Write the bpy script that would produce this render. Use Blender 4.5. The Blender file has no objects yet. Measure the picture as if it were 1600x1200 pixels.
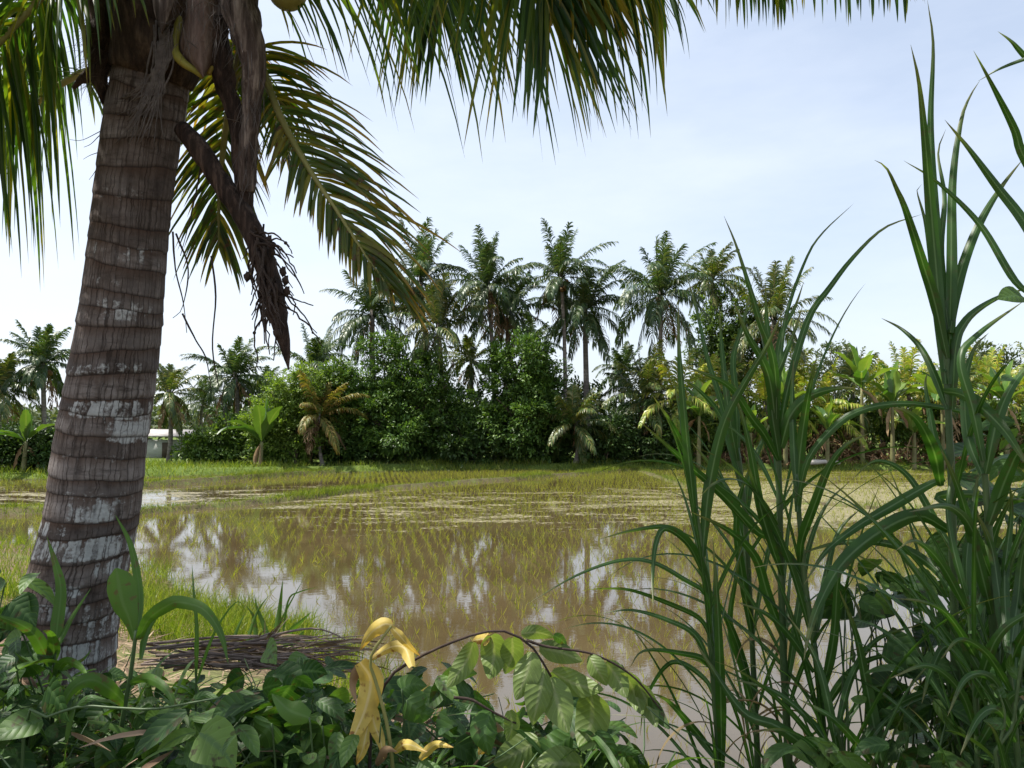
import bpy, math, random
import numpy as np

PI = math.pi
S = bpy.context.scene
COL = S.collection
RNG = np.random.default_rng(7)

# ------------------------------------------------------------------ camera model
F = 1164.0
CAMZ = 2.4
PITCH = math.atan(65.0 / F)
CAM = np.array([0.0, 0.0, CAMZ])
FWD = np.array([0.0, math.cos(PITCH), math.sin(PITCH)])
UPV = np.array([0.0, -math.sin(PITCH), math.cos(PITCH)])
RIGHT = np.array([1.0, 0.0, 0.0])


def P(px, py, d):
    """world point seen at photo pixel (px, py) at depth d metres"""
    return CAM + d * (FWD + RIGHT * ((px - 800.0) / F) + UPV * ((600.0 - py) / F))


def at(px, Y):
    """world x of a photo column at distance Y"""
    return (px - 800.0) / F * Y


def zat(py, Y):
    """world height of a photo row at distance Y"""
    v = (600.0 - py) / F
    return CAMZ + Y * (math.sin(PITCH) + v * math.cos(PITCH)) / (math.cos(PITCH) - v * math.sin(PITCH))


cam_data = bpy.data.cameras.new("camera")
cam_data.sensor_width = 36.0
cam_data.lens = F / 1600.0 * 36.0
cam_data.clip_start = 0.05
cam_data.clip_end = 6000.0
cam = bpy.data.objects.new("camera", cam_data)
COL.objects.link(cam)
cam.location = CAM
cam.rotation_euler = (PI / 2 + PITCH, 0, 0)
S.camera = cam


# ------------------------------------------------------------------ numeric helpers
def nz(v):
    v = np.asarray(v, float)
    return v / np.maximum(np.linalg.norm(v, axis=-1, keepdims=True), 1e-9)


def _h(ix, iy, seed):
    n = (ix.astype(np.int64) * 374761393 + iy.astype(np.int64) * 668265263 + seed * 1442695) & 0x7FFFFFFF
    n = ((n ^ (n >> 13)) * 1274126177) & 0x7FFFFFFF
    return ((n ^ (n >> 16)) & 0xFFFF) / 65535.0


def vnoise(x, y, seed=0):
    x = np.asarray(x, float)
    y = np.asarray(y, float)
    x, y = np.broadcast_arrays(x, y)
    ix = np.floor(x)
    iy = np.floor(y)
    fx = x - ix
    fy = y - iy
    fx = fx * fx * (3 - 2 * fx)
    fy = fy * fy * (3 - 2 * fy)
    a = _h(ix, iy, seed)
    b = _h(ix + 1, iy, seed)
    c = _h(ix, iy + 1, seed)
    d = _h(ix + 1, iy + 1, seed)
    return (a * (1 - fx) + b * fx) * (1 - fy) + (c * (1 - fx) + d * fx) * fy


def fbm(x, y, seed=0, o=3):
    r = 0
    amp = 0.5
    for i in range(o):
        r = r + amp * vnoise(np.asarray(x) * 2 ** i, np.asarray(y) * 2 ** i, seed + i * 17)
        amp *= 0.5
    return r


def spline(pts, n):
    """Catmull-Rom through pts (k,dim), resampled to n points evenly by parameter"""
    p = np.asarray(pts, float)
    k = len(p)
    if k == 2:
        t = np.linspace(0, 1, n)[:, None]
        return p[0] * (1 - t) + p[1] * t
    ext = np.vstack([2 * p[0] - p[1], p, 2 * p[-1] - p[-2]])
    seg = np.linalg.norm(np.diff(p, axis=0), axis=1)
    cum = np.concatenate([[0], np.cumsum(seg)])
    s = np.linspace(0, cum[-1], n)
    i = np.clip(np.searchsorted(cum, s, side='right') - 1, 0, k - 2)
    u = ((s - cum[i]) / np.maximum(seg[i], 1e-9))[:, None]
    p0, p1, p2, p3 = ext[i], ext[i + 1], ext[i + 2], ext[i + 3]
    return 0.5 * (2 * p1 + (-p0 + p2) * u + (2 * p0 - 5 * p1 + 4 * p2 - p3) * u ** 2 + (-p0 + 3 * p1 - 3 * p2 + p3) * u ** 3)


PROF = {
    'grass': lambda t: np.minimum(1, 0.45 + t * 3) * np.clip(1 - t, 0.0, 1) ** 0.75 + 0.02,
    'leaflet': lambda t: np.minimum(1, 0.4 + t * 5) * np.clip(1 - t ** 2.2, 0, 1) ** 0.8 + 0.02,
    'cane': lambda t: np.minimum(1, 0.45 + t * 2.2) * np.clip(1 - t ** 1.9, 0, 1) ** 0.9 + 0.015,
    'ovate': lambda t: np.clip(np.sin(PI * np.clip(0.03 + 0.96 * t, 0, 1) ** 0.8), 0, 1) ** 0.8 + 0.02,
    'heart': lambda t: np.interp(t, [0, .06, .16, .3, .45, .62, .8, .93, 1], [.35, .8, .98, 1.0, .93, .72, .4, .13, .0]),
    'banana': lambda t: np.interp(t, [0, .1, .2, .4, .7, .9, 1], [.12, .15, .7, 1.0, .95, .55, .05]),
    'petiole': lambda t: np.interp(t, [0, 1], [1, .6]),
    'obovate': lambda t: np.interp(t, [0, .2, .5, .75, .9, 1], [.25, .4, .85, 1.0, .75, .1]),
}


class MB:
    """collects quads and links them as ONE mesh object"""

    def __init__(self):
        self.v = []
        self.q = []
        self.uv = []
        self.n = 0
        self.attr = []

    def add(self, v, q, uv=None, attr=None):
        v = np.asarray(v, float).reshape(-1, 3)
        q = np.asarray(q, np.int64).reshape(-1, 4)
        if uv is None:
            uv = np.zeros((len(v), 2))
        self.v.append(v)
        self.q.append(q + self.n)
        self.uv.append(np.asarray(uv, float).reshape(-1, 2))
        self.attr.append(np.zeros(len(v)) if attr is None else np.asarray(attr, float))
        self.n += len(v)

    def blades(self, base, d0, nrm, L, W, droop=0.0, k=3, fold=0.0, prof='grass', curl=0.0):
        base = np.asarray(base, float)
        n = len(base)
        if n == 0:
            return
        d = nz(np.broadcast_to(d0, (n, 3)) + 1e-6)
        nrm = np.broadcast_to(np.asarray(nrm, float), (n, 3))
        L = np.broadcast_to(np.asarray(L, float), (n,))[:, None]
        W = np.broadcast_to(np.asarray(W, float), (n,))[:, None]
        droop = np.broadcast_to(np.asarray(droop, float), (n,))[:, None]
        p = base.copy()
        cols = 3 if fold else 2
        V = np.zeros((n, k + 1, cols, 3))
        U = np.zeros((n, k + 1, cols, 2))
        g = np.array([0, 0, -1.0])
        for i in range(k + 1):
            t = i / k
            w = W * float(PROF[prof](t))
            s = nz(np.cross(d, nrm) + 1e-5)
            nn = nz(np.cross(s, d))
            if cols == 2:
                V[:, i, 0] = p - s * w / 2
                V[:, i, 1] = p + s * w / 2
                U[:, i, :, 0] = [0, 1]
            else:
                V[:, i, 0] = p - s * w / 2 + nn * fold * w
                V[:, i, 1] = p
                V[:, i, 2] = p + s * w / 2 + nn * fold * w
                U[:, i, :, 0] = [0, .5, 1]
            U[:, i, :, 1] = t
            p = p + d * L / k
            d = nz(d + g * droop / k + nn * curl / k)
        vi = np.arange(n * (k + 1) * cols).reshape(n, k + 1, cols)
        Q = np.stack([vi[:, :-1, :-1], vi[:, :-1, 1:], vi[:, 1:, 1:], vi[:, 1:, :-1]], axis=-1)
        self.add(V.reshape(-1, 3), Q.reshape(-1, 4), U.reshape(-1, 2))

    def ribbon(self, path, widths, side, fold=0.2, wave=0.0, rng=None):
        """one blade along a path: side = width direction per point"""
        path = np.asarray(path, float)
        n = len(path)
        T = nz(np.gradient(path, axis=0))
        s = nz(side - T * np.sum(side * T, axis=1, keepdims=True))
        nn = nz(np.cross(s, T))
        w = np.asarray(widths)[:, None]
        t = np.linspace(0, 1, n)
        V = np.zeros((n, 5, 3))
        ph = rng.uniform(0, 6) if rng is not None else 0
        for j, a in enumerate((-1, -.5, 0, .5, 1)):
            wv = wave * abs(a) * np.sin(t * 17 + ph + a)[:, None] * w
            V[:, j] = path + s * w / 2 * a + nn * (fold * w * abs(a) ** 1.3 + wv)
        U = np.zeros((n, 5, 2))
        U[:, :, 0] = [0, .25, .5, .75, 1]
        U[:, :, 1] = t[:, None]
        vi = np.arange(n * 5).reshape(n, 5)
        Q = np.stack([vi[:-1, :-1], vi[:-1, 1:], vi[1:, 1:], vi[1:, :-1]], axis=-1)
        self.add(V.reshape(-1, 3), Q.reshape(-1, 4), U.reshape(-1, 2))

    def tube(self, path, radii, n=8, close=True, rough=0.0, seed=0):
        path = np.asarray(path, float)
        k = len(path)
        radii = np.broadcast_to(np.asarray(radii, float), (k,)).copy()
        if close:
            path = np.vstack([path[:1], path, path[-1:]])
            radii = np.concatenate([[1e-4], radii, [1e-4]])
            k += 2
        T = np.gradient(path, axis=0)
        if close:
            T[0] = T[1]
            T[-1] = T[-2]
        T = nz(T)
        ref = np.array([0.31, 0.87, 0.2]) if abs(T[0][2]) > 0.7 else np.array([0.1, 0.2, 1.0])
        A = nz(ref - T * (T @ ref)[:, None])
        B = np.cross(T, A)
        th = np.linspace(0, 2 * PI, n, endpoint=False)
        r = radii[:, None] * np.ones(n)
        if rough:
            r = r * (1 + rough * (vnoise(np.arange(k)[:, None] * 0.7, th[None] * 1.3, seed) - .5) * 2)
        V = path[:, None] + (A[:, None] * np.cos(th)[None, :, None] + B[:, None] * np.sin(th)[None, :, None]) * r[:, :, None]
        vi = np.arange(k * n).reshape(k, n)
        vj = np.roll(vi, -1, axis=1)
        Q = np.stack([vi[:-1], vj[:-1], vj[1:], vi[1:]], axis=-1)
        L = np.concatenate([[0], np.cumsum(np.linalg.norm(np.diff(path, axis=0), axis=1))])
        U = np.zeros((k, n, 2))
        U[:, :, 0] = th / (2 * PI)
        U[:, :, 1] = L[:, None]
        self.add(V.reshape(-1, 3), Q.reshape(-1, 4), U.reshape(-1, 2))

    def box(self, lo, hi):
        x0, y0, z0 = lo
        x1, y1, z1 = hi
        v = [(x0, y0, z0), (x1, y0, z0), (x1, y1, z0), (x0, y1, z0), (x0, y0, z1), (x1, y0, z1), (x1, y1, z1), (x0, y1, z1)]
        q = [(0, 3, 2, 1), (4, 5, 6, 7), (0, 1, 5, 4), (1, 2, 6, 5), (2, 3, 7, 6), (3, 0, 4, 7)]
        self.add(v, q)

    def ball(self, c, r, n=10, squash=(1, 1, 1), seed=0, rough=0.0):
        k = n // 2 + 2
        ph = np.linspace(0.02, PI - 0.02, k)
        th = np.linspace(0, 2 * PI, n, endpoint=False)
        rr = r * (1 + rough * (vnoise(ph[:, None] * 2.2, np.minimum(th, 2 * PI - th)[None] * 2, seed) - .5) * 2)
        V = np.stack([np.sin(ph)[:, None] * np.cos(th)[None] * rr * squash[0], np.sin(ph)[:, None] * np.sin(th)[None] * rr * squash[1], np.cos(ph)[:, None] * np.ones(n)[None] * rr * squash[2]], axis=-1) + np.asarray(c)
        vi = np.arange(k * n).reshape(k, n)
        vj = np.roll(vi, -1, axis=1)
        Q = np.stack([vi[:-1], vi[1:], vj[1:], vj[:-1]], axis=-1)
        self.add(V.reshape(-1, 3), Q.reshape(-1, 4))

    def build(self, name, mat, parent=None, loc=None, smooth=False, attr=None):
        v = np.concatenate(self.v)
        q = np.concatenate(self.q)
        uv = np.concatenate(self.uv)
        origin = np.zeros(3)
        if parent is not None:
            origin = WLOC[parent.name]
        elif loc is not None:
            origin = np.asarray(loc, float)
        v = v - origin
        me = bpy.data.meshes.new(name)
        me.vertices.add(len(v))
        me.vertices.foreach_set("co", v.ravel())
        me.loops.add(len(q) * 4)
        me.loops.foreach_set("vertex_index", q.ravel().astype(np.int32))
        me.polygons.add(len(q))
        me.polygons.foreach_set("loop_start", np.arange(0, len(q) * 4, 4, dtype=np.int32))
        me.polygons.foreach_set("loop_total", np.full(len(q), 4, dtype=np.int32))
        if smooth:
            me.polygons.foreach_set("use_smooth", np.ones(len(q), dtype=bool))
        ul = me.uv_layers.new(name="UVMap")
        ul.data.foreach_set("uv", uv[q.ravel()].ravel())
        if attr:
            a = me.attributes.new(attr, 'FLOAT', 'POINT')
            a.data.foreach_set("value", np.concatenate(self.attr))
        me.update(calc_edges=True)
        me.validate()
        me.materials.append(mat)
        o = bpy.data.objects.new(name, me)
        COL.objects.link(o)
        if parent is not None:
            o.parent = parent
        else:
            o.location = origin
        WLOC[o.name] = origin
        return o


WLOC = {}


def tag(o, label=None, cat=None, group=None, kind=None):
    if label:
        o['label'] = label
    if cat:
        o['category'] = cat
    if group:
        o['group'] = group
    if kind:
        o['kind'] = kind
    return o


def thing(name, label, cat, loc, group=None):
    o = bpy.data.objects.new(name, None)
    o.empty_display_size = 0.1
    COL.objects.link(o)
    o.location = loc
    WLOC[o.name] = np.asarray(loc, float)
    return tag(o, label, cat, group, 'thing')


# ------------------------------------------------------------------ materials
def nodes_of(name):
    m = bpy.data.materials.new(name)
    m.use_nodes = True
    nt = m.node_tree
    nt.nodes.clear()
    out = nt.nodes.new("ShaderNodeOutputMaterial")

    def N(t, **kw):
        n = nt.nodes.new(t)
        for a, b in kw.items():
            setattr(n, a, b)
        return n

    def K(a, b):
        nt.links.new(a, b)
    return m, nt, out, N, K


def ramp(N, stops, mode='LINEAR'):
    r = N("ShaderNodeValToRGB")
    r.color_ramp.interpolation = mode
    el = r.color_ramp.elements
    while len(el) < len(stops):
        el.new(0.5)
    for e, (p, c) in zip(el, stops):
        e.position = p
        e.color = (*c, 1) if len(c) == 3 else c
    return r


def mixc(N, K, fac, a, b, mode='MIX'):
    m = N("ShaderNodeMix", data_type='RGBA', blend_type=mode)
    for sock, val in ((m.inputs['Factor'], fac), (m.inputs['A'], a), (m.inputs['B'], b)):
        pass
    for idx, val in ((0, fac), (6, a), (7, b)):
        if hasattr(val, 'is_linked') or isinstance(val, bpy.types.NodeSocket):
            K(val, m.inputs[idx])
        elif isinstance(val, (int, float)):
            m.inputs[idx].default_value = val
        else:
            m.inputs[idx].default_value = (*val, 1)
    return m.outputs[2]


def math_(N, K, op, a, b=None, c=None, clamp=False):
    m = N("ShaderNodeMath", operation=op, use_clamp=clamp)
    for i, val in enumerate((a, b, c)):
        if val is None:
            continue
        if isinstance(val, bpy.types.NodeSocket):
            K(val, m.inputs[i])
        else:
            m.inputs[i].default_value = val
    return m.outputs[0]


def mrange(N, K, v, a, b, c=0.0, d=1.0):
    m = N("ShaderNodeMapRange")
    K(v, m.inputs[0])
    for i, x in enumerate((a, b, c, d)):
        m.inputs[i + 1].default_value = x
    return m.outputs[0]


def noise_(N, K, vec, scale, detail=3, rough=0.55):
    n = N("ShaderNodeTexNoise")
    n.inputs['Scale'].default_value = scale
    n.inputs['Detail'].default_value = detail
    n.inputs['Roughness'].default_value = rough
    if vec is not None:
        K(vec, n.inputs['Vector'])
    return n.outputs['Fac']


def leaf_mat(name, cols, trans=0.35, rough=0.42, spec=0.4, midrib=None, tip=None, tipstart=0.6, spots=None, vein=0.0, tcol=(1.25, 1.3, .45), nscale=6.0, veinscale=26.0):
    m, nt, out, N, K = nodes_of(name)
    geo = N("ShaderNodeNewGeometry")
    r = ramp(N, [(i / max(1, len(cols) - 1), c) for i, c in enumerate(cols)])
    K(geo.outputs['Random Per Island'], r.inputs[0])
    col = r.outputs[0]
    tc = N("ShaderNodeTexCoord")
    nf = noise_(N, K, tc.outputs['Object'], nscale, 3)
    sc = mrange(N, K, nf, 0.25, 0.75, 0.72, 1.28)
    col = mixc(N, K, 1.0, col, sc, 'MULTIPLY')
    sep = N("ShaderNodeSeparateXYZ")
    K(tc.outputs['UV'], sep.inputs[0])
    u, v = sep.outputs[0], sep.outputs[1]
    bump = None
    if tip is not None:
        a = math_(N, K, 'ADD', v, math_(N, K, 'MULTIPLY', geo.outputs['Random Per Island'], 0.35))
        a = math_(N, K, 'ADD', a, math_(N, K, 'MULTIPLY', nf, 0.3))
        col = mixc(N, K, mrange(N, K, a, tipstart + 0.25, tipstart + 0.55), col, tip)
    if spots is not None:
        sn = noise_(N, K, tc.outputs['Object'], 42.0, 2)
        col = mixc(N, K, mrange(N, K, sn, 0.6, 0.68), col, spots)
    if midrib is not None:
        a = math_(N, K, 'ABSOLUTE', math_(N, K, 'SUBTRACT', u, 0.5))
        col = mixc(N, K, mrange(N, K, a, 0.09, 0.03, 0.0, 0.85), col, midrib)
    hgt = None
    if vein:
        a = math_(N, K, 'ABSOLUTE', math_(N, K, 'SUBTRACT', u, 0.5))
        w = math_(N, K, 'SINE', math_(N, K, 'MULTIPLY', math_(N, K, 'SUBTRACT', v, math_(N, K, 'MULTIPLY', a, 0.5)), veinscale * 2))
        w = math_(N, K, 'ABSOLUTE', w)
        hgt = w
        col = mixc(N, K, mrange(N, K, w, 0.22, 0.0, 0.0, vein), col, tuple(min(1, c * 1.9) for c in cols[-1]))
    b = N("ShaderNodeBsdfPrincipled")
    K(col, b.inputs['Base Color'])
    b.inputs['Roughness'].default_value = rough
    b.inputs['Specular IOR Level'].default_value = spec
    if hgt is not None:
        bp = N("ShaderNodeBump")
        bp.inputs['Strength'].default_value = 0.25
        bp.inputs['Distance'].default_value = 0.004
        K(hgt, bp.inputs['Height'])
        K(bp.outputs[0], b.inputs['Normal'])
    t = N("ShaderNodeBsdfTranslucent")
    K(mixc(N, K, 1.0, col, tcol, 'MULTIPLY'), t.inputs['Color'])
    mx = N("ShaderNodeMixShader")
    mx.inputs[0].default_value = trans
    K(b.outputs[0], mx.inputs[1])
    K(t.outputs[0], mx.inputs[2])
    K(mx.outputs[0], out.inputs[0])
    return m


def rough_mat(name, cols, scale=8.0, rough=0.85, bump=0.4, stretch=(1, 1, 1), detail=5, dist=0.02, spec=0.25):
    m, nt, out, N, K = nodes_of(name)
    tc = N("ShaderNodeTexCoord")
    mp = N("ShaderNodeMapping")
    mp.inputs['Scale'].default_value = stretch
    K(tc.outputs['Object'], mp.inputs[0])
    nf = noise_(N, K, mp.outputs[0], scale, detail, 0.65)
    r = ramp(N, [(0.3 + 0.4 * i / max(1, len(cols) - 1), c) for i, c in enumerate(cols)])
    K(nf, r.inputs[0])
    b = N("ShaderNodeBsdfPrincipled")
    K(r.outputs[0], b.inputs['Base Color'])
    b.inputs['Roughness'].default_value = rough
    b.inputs['Specular IOR Level'].default_value = spec
    bp = N("ShaderNodeBump")
    bp.inputs['Strength'].default_value = bump
    bp.inputs['Distance'].default_value = dist
    K(nf, bp.inputs['Height'])
    K(bp.outputs[0], b.inputs['Normal'])
    K(b.outputs[0], out.inputs[0])
    return m


def trunk_mat():
    m, nt, out, N, K = nodes_of("coconut bark with lichen")
    tc = N("ShaderNodeTexCoord")
    sep = N("ShaderNodeSeparateXYZ")
    K(tc.outputs['UV'], sep.inputs[0])
    u, v = sep.outputs[0], sep.outputs[1]
    fr = math_(N, K, 'FRACT', v)
    fl = math_(N, K, 'FLOOR', v)
    wn = N("ShaderNodeTexWhiteNoise", noise_dimensions='1D')
    K(fl, wn.inputs['W'])
    n1 = noise_(N, K, tc.outputs['Object'], 14.0, 6, 0.7)
    n2 = noise_(N, K, tc.outputs['Object'], 70.0, 3, 0.6)
    mp = N("ShaderNodeMapping")
    mp.inputs['Scale'].default_value = (1, 1, .12)
    K(tc.outputs['Object'], mp.inputs[0])
    n3 = noise_(N, K, mp.outputs[0], 60.0, 4, 0.7)
    base = ramp(N, [(0.3, (.044, .034, .030)), (0.5, (.118, .095, .083)), (0.7, (.26, .23, .215))])
    t = math_(N, K, 'ADD', math_(N, K, 'MULTIPLY', n1, .6), math_(N, K, 'MULTIPLY', n3, .4))
    t = math_(N, K, 'ADD', t, math_(N, K, 'MULTIPLY', math_(N, K, 'SUBTRACT', wn.outputs['Value'], .5), .22))
    K(t, base.inputs[0])
    col = base.outputs[0]
    mp4 = N("ShaderNodeMapping")
    mp4.inputs['Scale'].default_value = (1, 1, 5)
    K(tc.outputs['Object'], mp4.inputs[0])
    n4 = noise_(N, K, mp4.outputs[0], 9.0, 6, .72)
    col = mixc(N, K, mrange(N, K, n4, .52, .66, 0.0, .75), col, (.046, .035, .030))
    n5 = noise_(N, K, tc.outputs['Object'], 4.0, 5, .65)
    col = mixc(N, K, mrange(N, K, n5, .48, .68, 0.0, .45), col, (.25, .225, .215))
    # reddish fibre just under every leaf scar
    col = mixc(N, K, mrange(N, K, fr, 0.55, 0.95, 0.0, 0.65), col, (.075, .042, .026))
    # vertical cracks
    wob = math_(N, K, 'MULTIPLY', math_(N, K, 'SUBTRACT', noise_(N, K, tc.outputs['Object'], 30.0, 2), .5), .02)
    uu = math_(N, K, 'MULTIPLY', math_(N, K, 'ADD', u, wob), 44.0)
    comb = N("ShaderNodeCombineXYZ")
    K(uu, comb.inputs[0])
    K(math_(N, K, 'MULTIPLY', fl, 3.37), comb.inputs[1])
    vo = N("ShaderNodeTexVoronoi", feature='DISTANCE_TO_EDGE', voronoi_dimensions='2D')
    vo.inputs['Scale'].default_value = 1.0
    K(comb.outputs[0], vo.inputs['Vector'])
    vc = N("ShaderNodeTexVoronoi", feature='F1', voronoi_dimensions='2D')
    vc.inputs['Scale'].default_value = 1.0
    K(comb.outputs[0], vc.inputs['Vector'])
    vsep = N("ShaderNodeSeparateColor")
    K(vc.outputs['Color'], vsep.inputs[0])
    crack = mrange(N, K, vo.outputs['Distance'], 0.0, 0.09, 1.0, 0.0)
    crack = math_(N, K, 'MULTIPLY', crack, mrange(N, K, n1, 0.35, 0.55))
    # lichen
    at_ = N("ShaderNodeAttribute", attribute_name='lichen')
    lm = math_(N, K, 'ADD', at_.outputs['Fac'], math_(N, K, 'MULTIPLY', math_(N, K, 'SUBTRACT', n1, .5), 1.6))
    lm = math_(N, K, 'ADD', lm, math_(N, K, 'MULTIPLY', math_(N, K, 'SUBTRACT', n2, .5), 1.5))
    lm = math_(N, K, 'ADD', lm, math_(N, K, 'MULTIPLY', math_(N, K, 'SUBTRACT', vsep.outputs[0], .6), .75))
    lmask = math_(N, K, 'MULTIPLY', mrange(N, K, lm, .34, .78), mrange(N, K, at_.outputs['Fac'], 0.02, .3))
    lcol = ramp(N, [(0.3, (.26, .26, .255)), (0.7, (.50, .51, .50))])
    K(math_(N, K, 'ADD', math_(N, K, 'MULTIPLY', n2, .5), math_(N, K, 'MULTIPLY', n4, .5)), lcol.inputs[0])
    col = mixc(N, K, lmask, col, lcol.outputs[0])
    col = mixc(N, K, math_(N, K, 'MULTIPLY', crack, .8), col, (.02, .014, .011))
    ringd = mrange(N, K, fr, 0.0, 0.1, 1.0, 0.0)
    ringd2 = mrange(N, K, fr, 0.95, 1.0, 0.0, 1.0)
    rd = math_(N, K, 'MAXIMUM', ringd, ringd2)
    col = mixc(N, K, math_(N, K, 'MULTIPLY', rd, .75), col, (.022, .015, .012))
    b = N("ShaderNodeBsdfPrincipled")
    K(col, b.inputs['Base Color'])
    b.inputs['Roughness'].default_value = 0.9
    b.inputs['Specular IOR Level'].default_value = 0.2
    hh = math_(N, K, 'SUBTRACT', math_(N, K, 'ADD', n3, math_(N, K, 'MULTIPLY', n2, .5)), math_(N, K, 'MULTIPLY', crack, .9))
    bp = N("ShaderNodeBump")
    bp.inputs['Strength'].default_value = 0.7
    bp.inputs['Distance'].default_value = 0.006
    K(hh, bp.inputs['Height'])
    K(bp.outputs[0], b.inputs['Normal'])
    K(b.outputs[0], out.inputs[0])
    return m


def far_trunk_mat():
    m, nt, out, N, K = nodes_of("far palm bark")
    tc = N("ShaderNodeTexCoord")
    sep = N("ShaderNodeSeparateXYZ")
    K(tc.outputs['UV'], sep.inputs[0])
    w = math_(N, K, 'FRACT', math_(N, K, 'MULTIPLY', sep.outputs[1], 5.0))
    n = noise_(N, K, tc.outputs['Object'], 3.0, 4)
    r = ramp(N, [(.3, (.12, .10, .085)), (.7, (.27, .24, .21))])
    K(n, r.inputs[0])
    col = mixc(N, K, mrange(N, K, w, 0.0, 0.25, .7, 0.0), r.outputs[0], (.05, .04, .03))
    b = N("ShaderNodeBsdfPrincipled")
    K(col, b.inputs['Base Color'])
    b.inputs['Roughness'].default_value = .9
    K(b.outputs[0], out.inputs[0])
    return m


def ground_mat():
    m, nt, out, N, K = nodes_of("bank soil and litter")
    tc = N("ShaderNodeTexCoord")
    o = tc.outputs['Object']
    n1 = noise_(N, K, o, 0.5, 5, .6)
    n2 = noise_(N, K, o, 9.0, 5, .7)
    n3 = noise_(N, K, o, 60.0, 3, .7)
    soil = ramp(N, [(.3, (.07, .045, .03)), (.55, (.17, .115, .08)), (.72, (.30, .22, .16))])
    K(math_(N, K, 'ADD', math_(N, K, 'MULTIPLY', n2, .55), math_(N, K, 'MULTIPLY', n3, .45)), soil.inputs[0])
    gr = ramp(N, [(.3, (.05, .085, .015)), (.7, (.14, .19, .04))])
    K(n2, gr.inputs[0])
    sep = N("ShaderNodeSeparateXYZ")
    K(o, sep.inputs[0])
    far = mrange(N, K, sep.outputs[1], 22.0, 38.0, 0.0, .45)
    col = mixc(N, K, mrange(N, K, math_(N, K, 'ADD', n1, far), .5, .68), soil.outputs[0], gr.outputs[0])
    # wet dark rim at the water line
    col = mixc(N, K, mrange(N, K, sep.outputs[2], .10, .0, 0.0, .7), col, (.06, .042, .03))
    b = N("ShaderNodeBsdfPrincipled")
    K(col, b.inputs['Base Color'])
    b.inputs['Roughness'].default_value = .95
    b.inputs['Specular IOR Level'].default_value = .15
    bp = N("ShaderNodeBump")
    bp.inputs['Strength'].default_value = .8
    bp.inputs['Distance'].default_value = .03
    K(n2, bp.inputs['Height'])
    K(bp.outputs[0], b.inputs['Normal'])
    K(b.outputs[0], out.inputs[0])
    return m


def water_mat():
    m, nt, out, N, K = nodes_of("muddy paddy water")
    tc = N("ShaderNodeTexCoord")
    o = tc.outputs['Object']
    sep = N("ShaderNodeSeparateXYZ")
    K(o, sep.inputs[0])
    n1 = noise_(N, K, o, .35, 4)
    mud = ramp(N, [(.3, (.062, .044, .019)), (.7, (.096, .072, .036))])
    K(n1, mud.inputs[0])
    col = mud.outputs[0]
    # floating algae and straw scum, drifted into long patches
    mp = N("ShaderNodeMapping")
    mp.inputs['Scale'].default_value = (.30, .75, 1)
    mp.inputs['Rotation'].default_value = (0, 0, -.2)
    K(o, mp.inputs[0])
    s1 = noise_(N, K, mp.outputs[0], 1.6, 6, .68)
    s2 = noise_(N, K, o, 7.0, 4, .7)
    y = sep.outputs[1]
    near = mrange(N, K, y, 12.0, 19.0, -.22, .03)
    xx = sep.outputs[0]
    farb = mrange(N, K, y, 26.0, 33.0, 0.0, -.16)
    rgt = mrange(N, K, xx, 3.0, 10.0, 0.0, .15)
    lft = math_(N, K, 'MULTIPLY', mrange(N, K, xx, -9.0, -4.0, 1.0, 0.0), mrange(N, K, y, 20.5, 23.5, -.12, .03))
    near = math_(N, K, 'ADD', math_(N, K, 'ADD', near, math_(N, K, 'MAXIMUM', farb, -1.0)), math_(N, K, 'ADD', math_(N, K, 'MULTIPLY', rgt, mrange(N, K, y, 15.0, 22.0, 0.0, 1.0)), lft))
    fl = math_(N, K, 'ADD', math_(N, K, 'ADD', math_(N, K, 'MULTIPLY', s1, .66), math_(N, K, 'MULTIPLY', s2, .40)), near)
    scum = mrange(N, K, fl, .56, .65, 0.0, .92)
    sc = ramp(N, [(.36, (.10, .09, .032)), (.52, (.175, .155, .07)), (.7, (.33, .29, .18))])
    K(s2, sc.inputs[0])
    col = mixc(N, K, scum, col, sc.outputs[0])
    b = N("ShaderNodeBsdfPrincipled")
    K(col, b.inputs['Base Color'])
    K(mrange(N, K, scum, 0, 1, .03, .75), b.inputs['Roughness'])
    b.inputs['IOR'].default_value = 1.8
    K(mrange(N, K, scum, 0, 1, .5, .2), b.inputs['Specular IOR Level'])
    mp2 = N("ShaderNodeMapping")
    mp2.inputs['Scale'].default_value = (.8, 1.5, 1)
    K(o, mp2.inputs[0])
    w1 = noise_(N, K, mp2.outputs[0], 3.0, 3, .6)
    w2 = noise_(N, K, o, 22.0, 2, .5)
    bp = N("ShaderNodeBump")
    bp.inputs['Strength'].default_value = .04
    bp.inputs['Distance'].default_value = .02
    K(math_(N, K, 'ADD', w1, math_(N, K, 'MULTIPLY', w2, .15)), bp.inputs['Height'])
    K(bp.outputs[0], b.inputs['Normal'])
    K(b.outputs[0], out.inputs[0])
    return m


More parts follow.
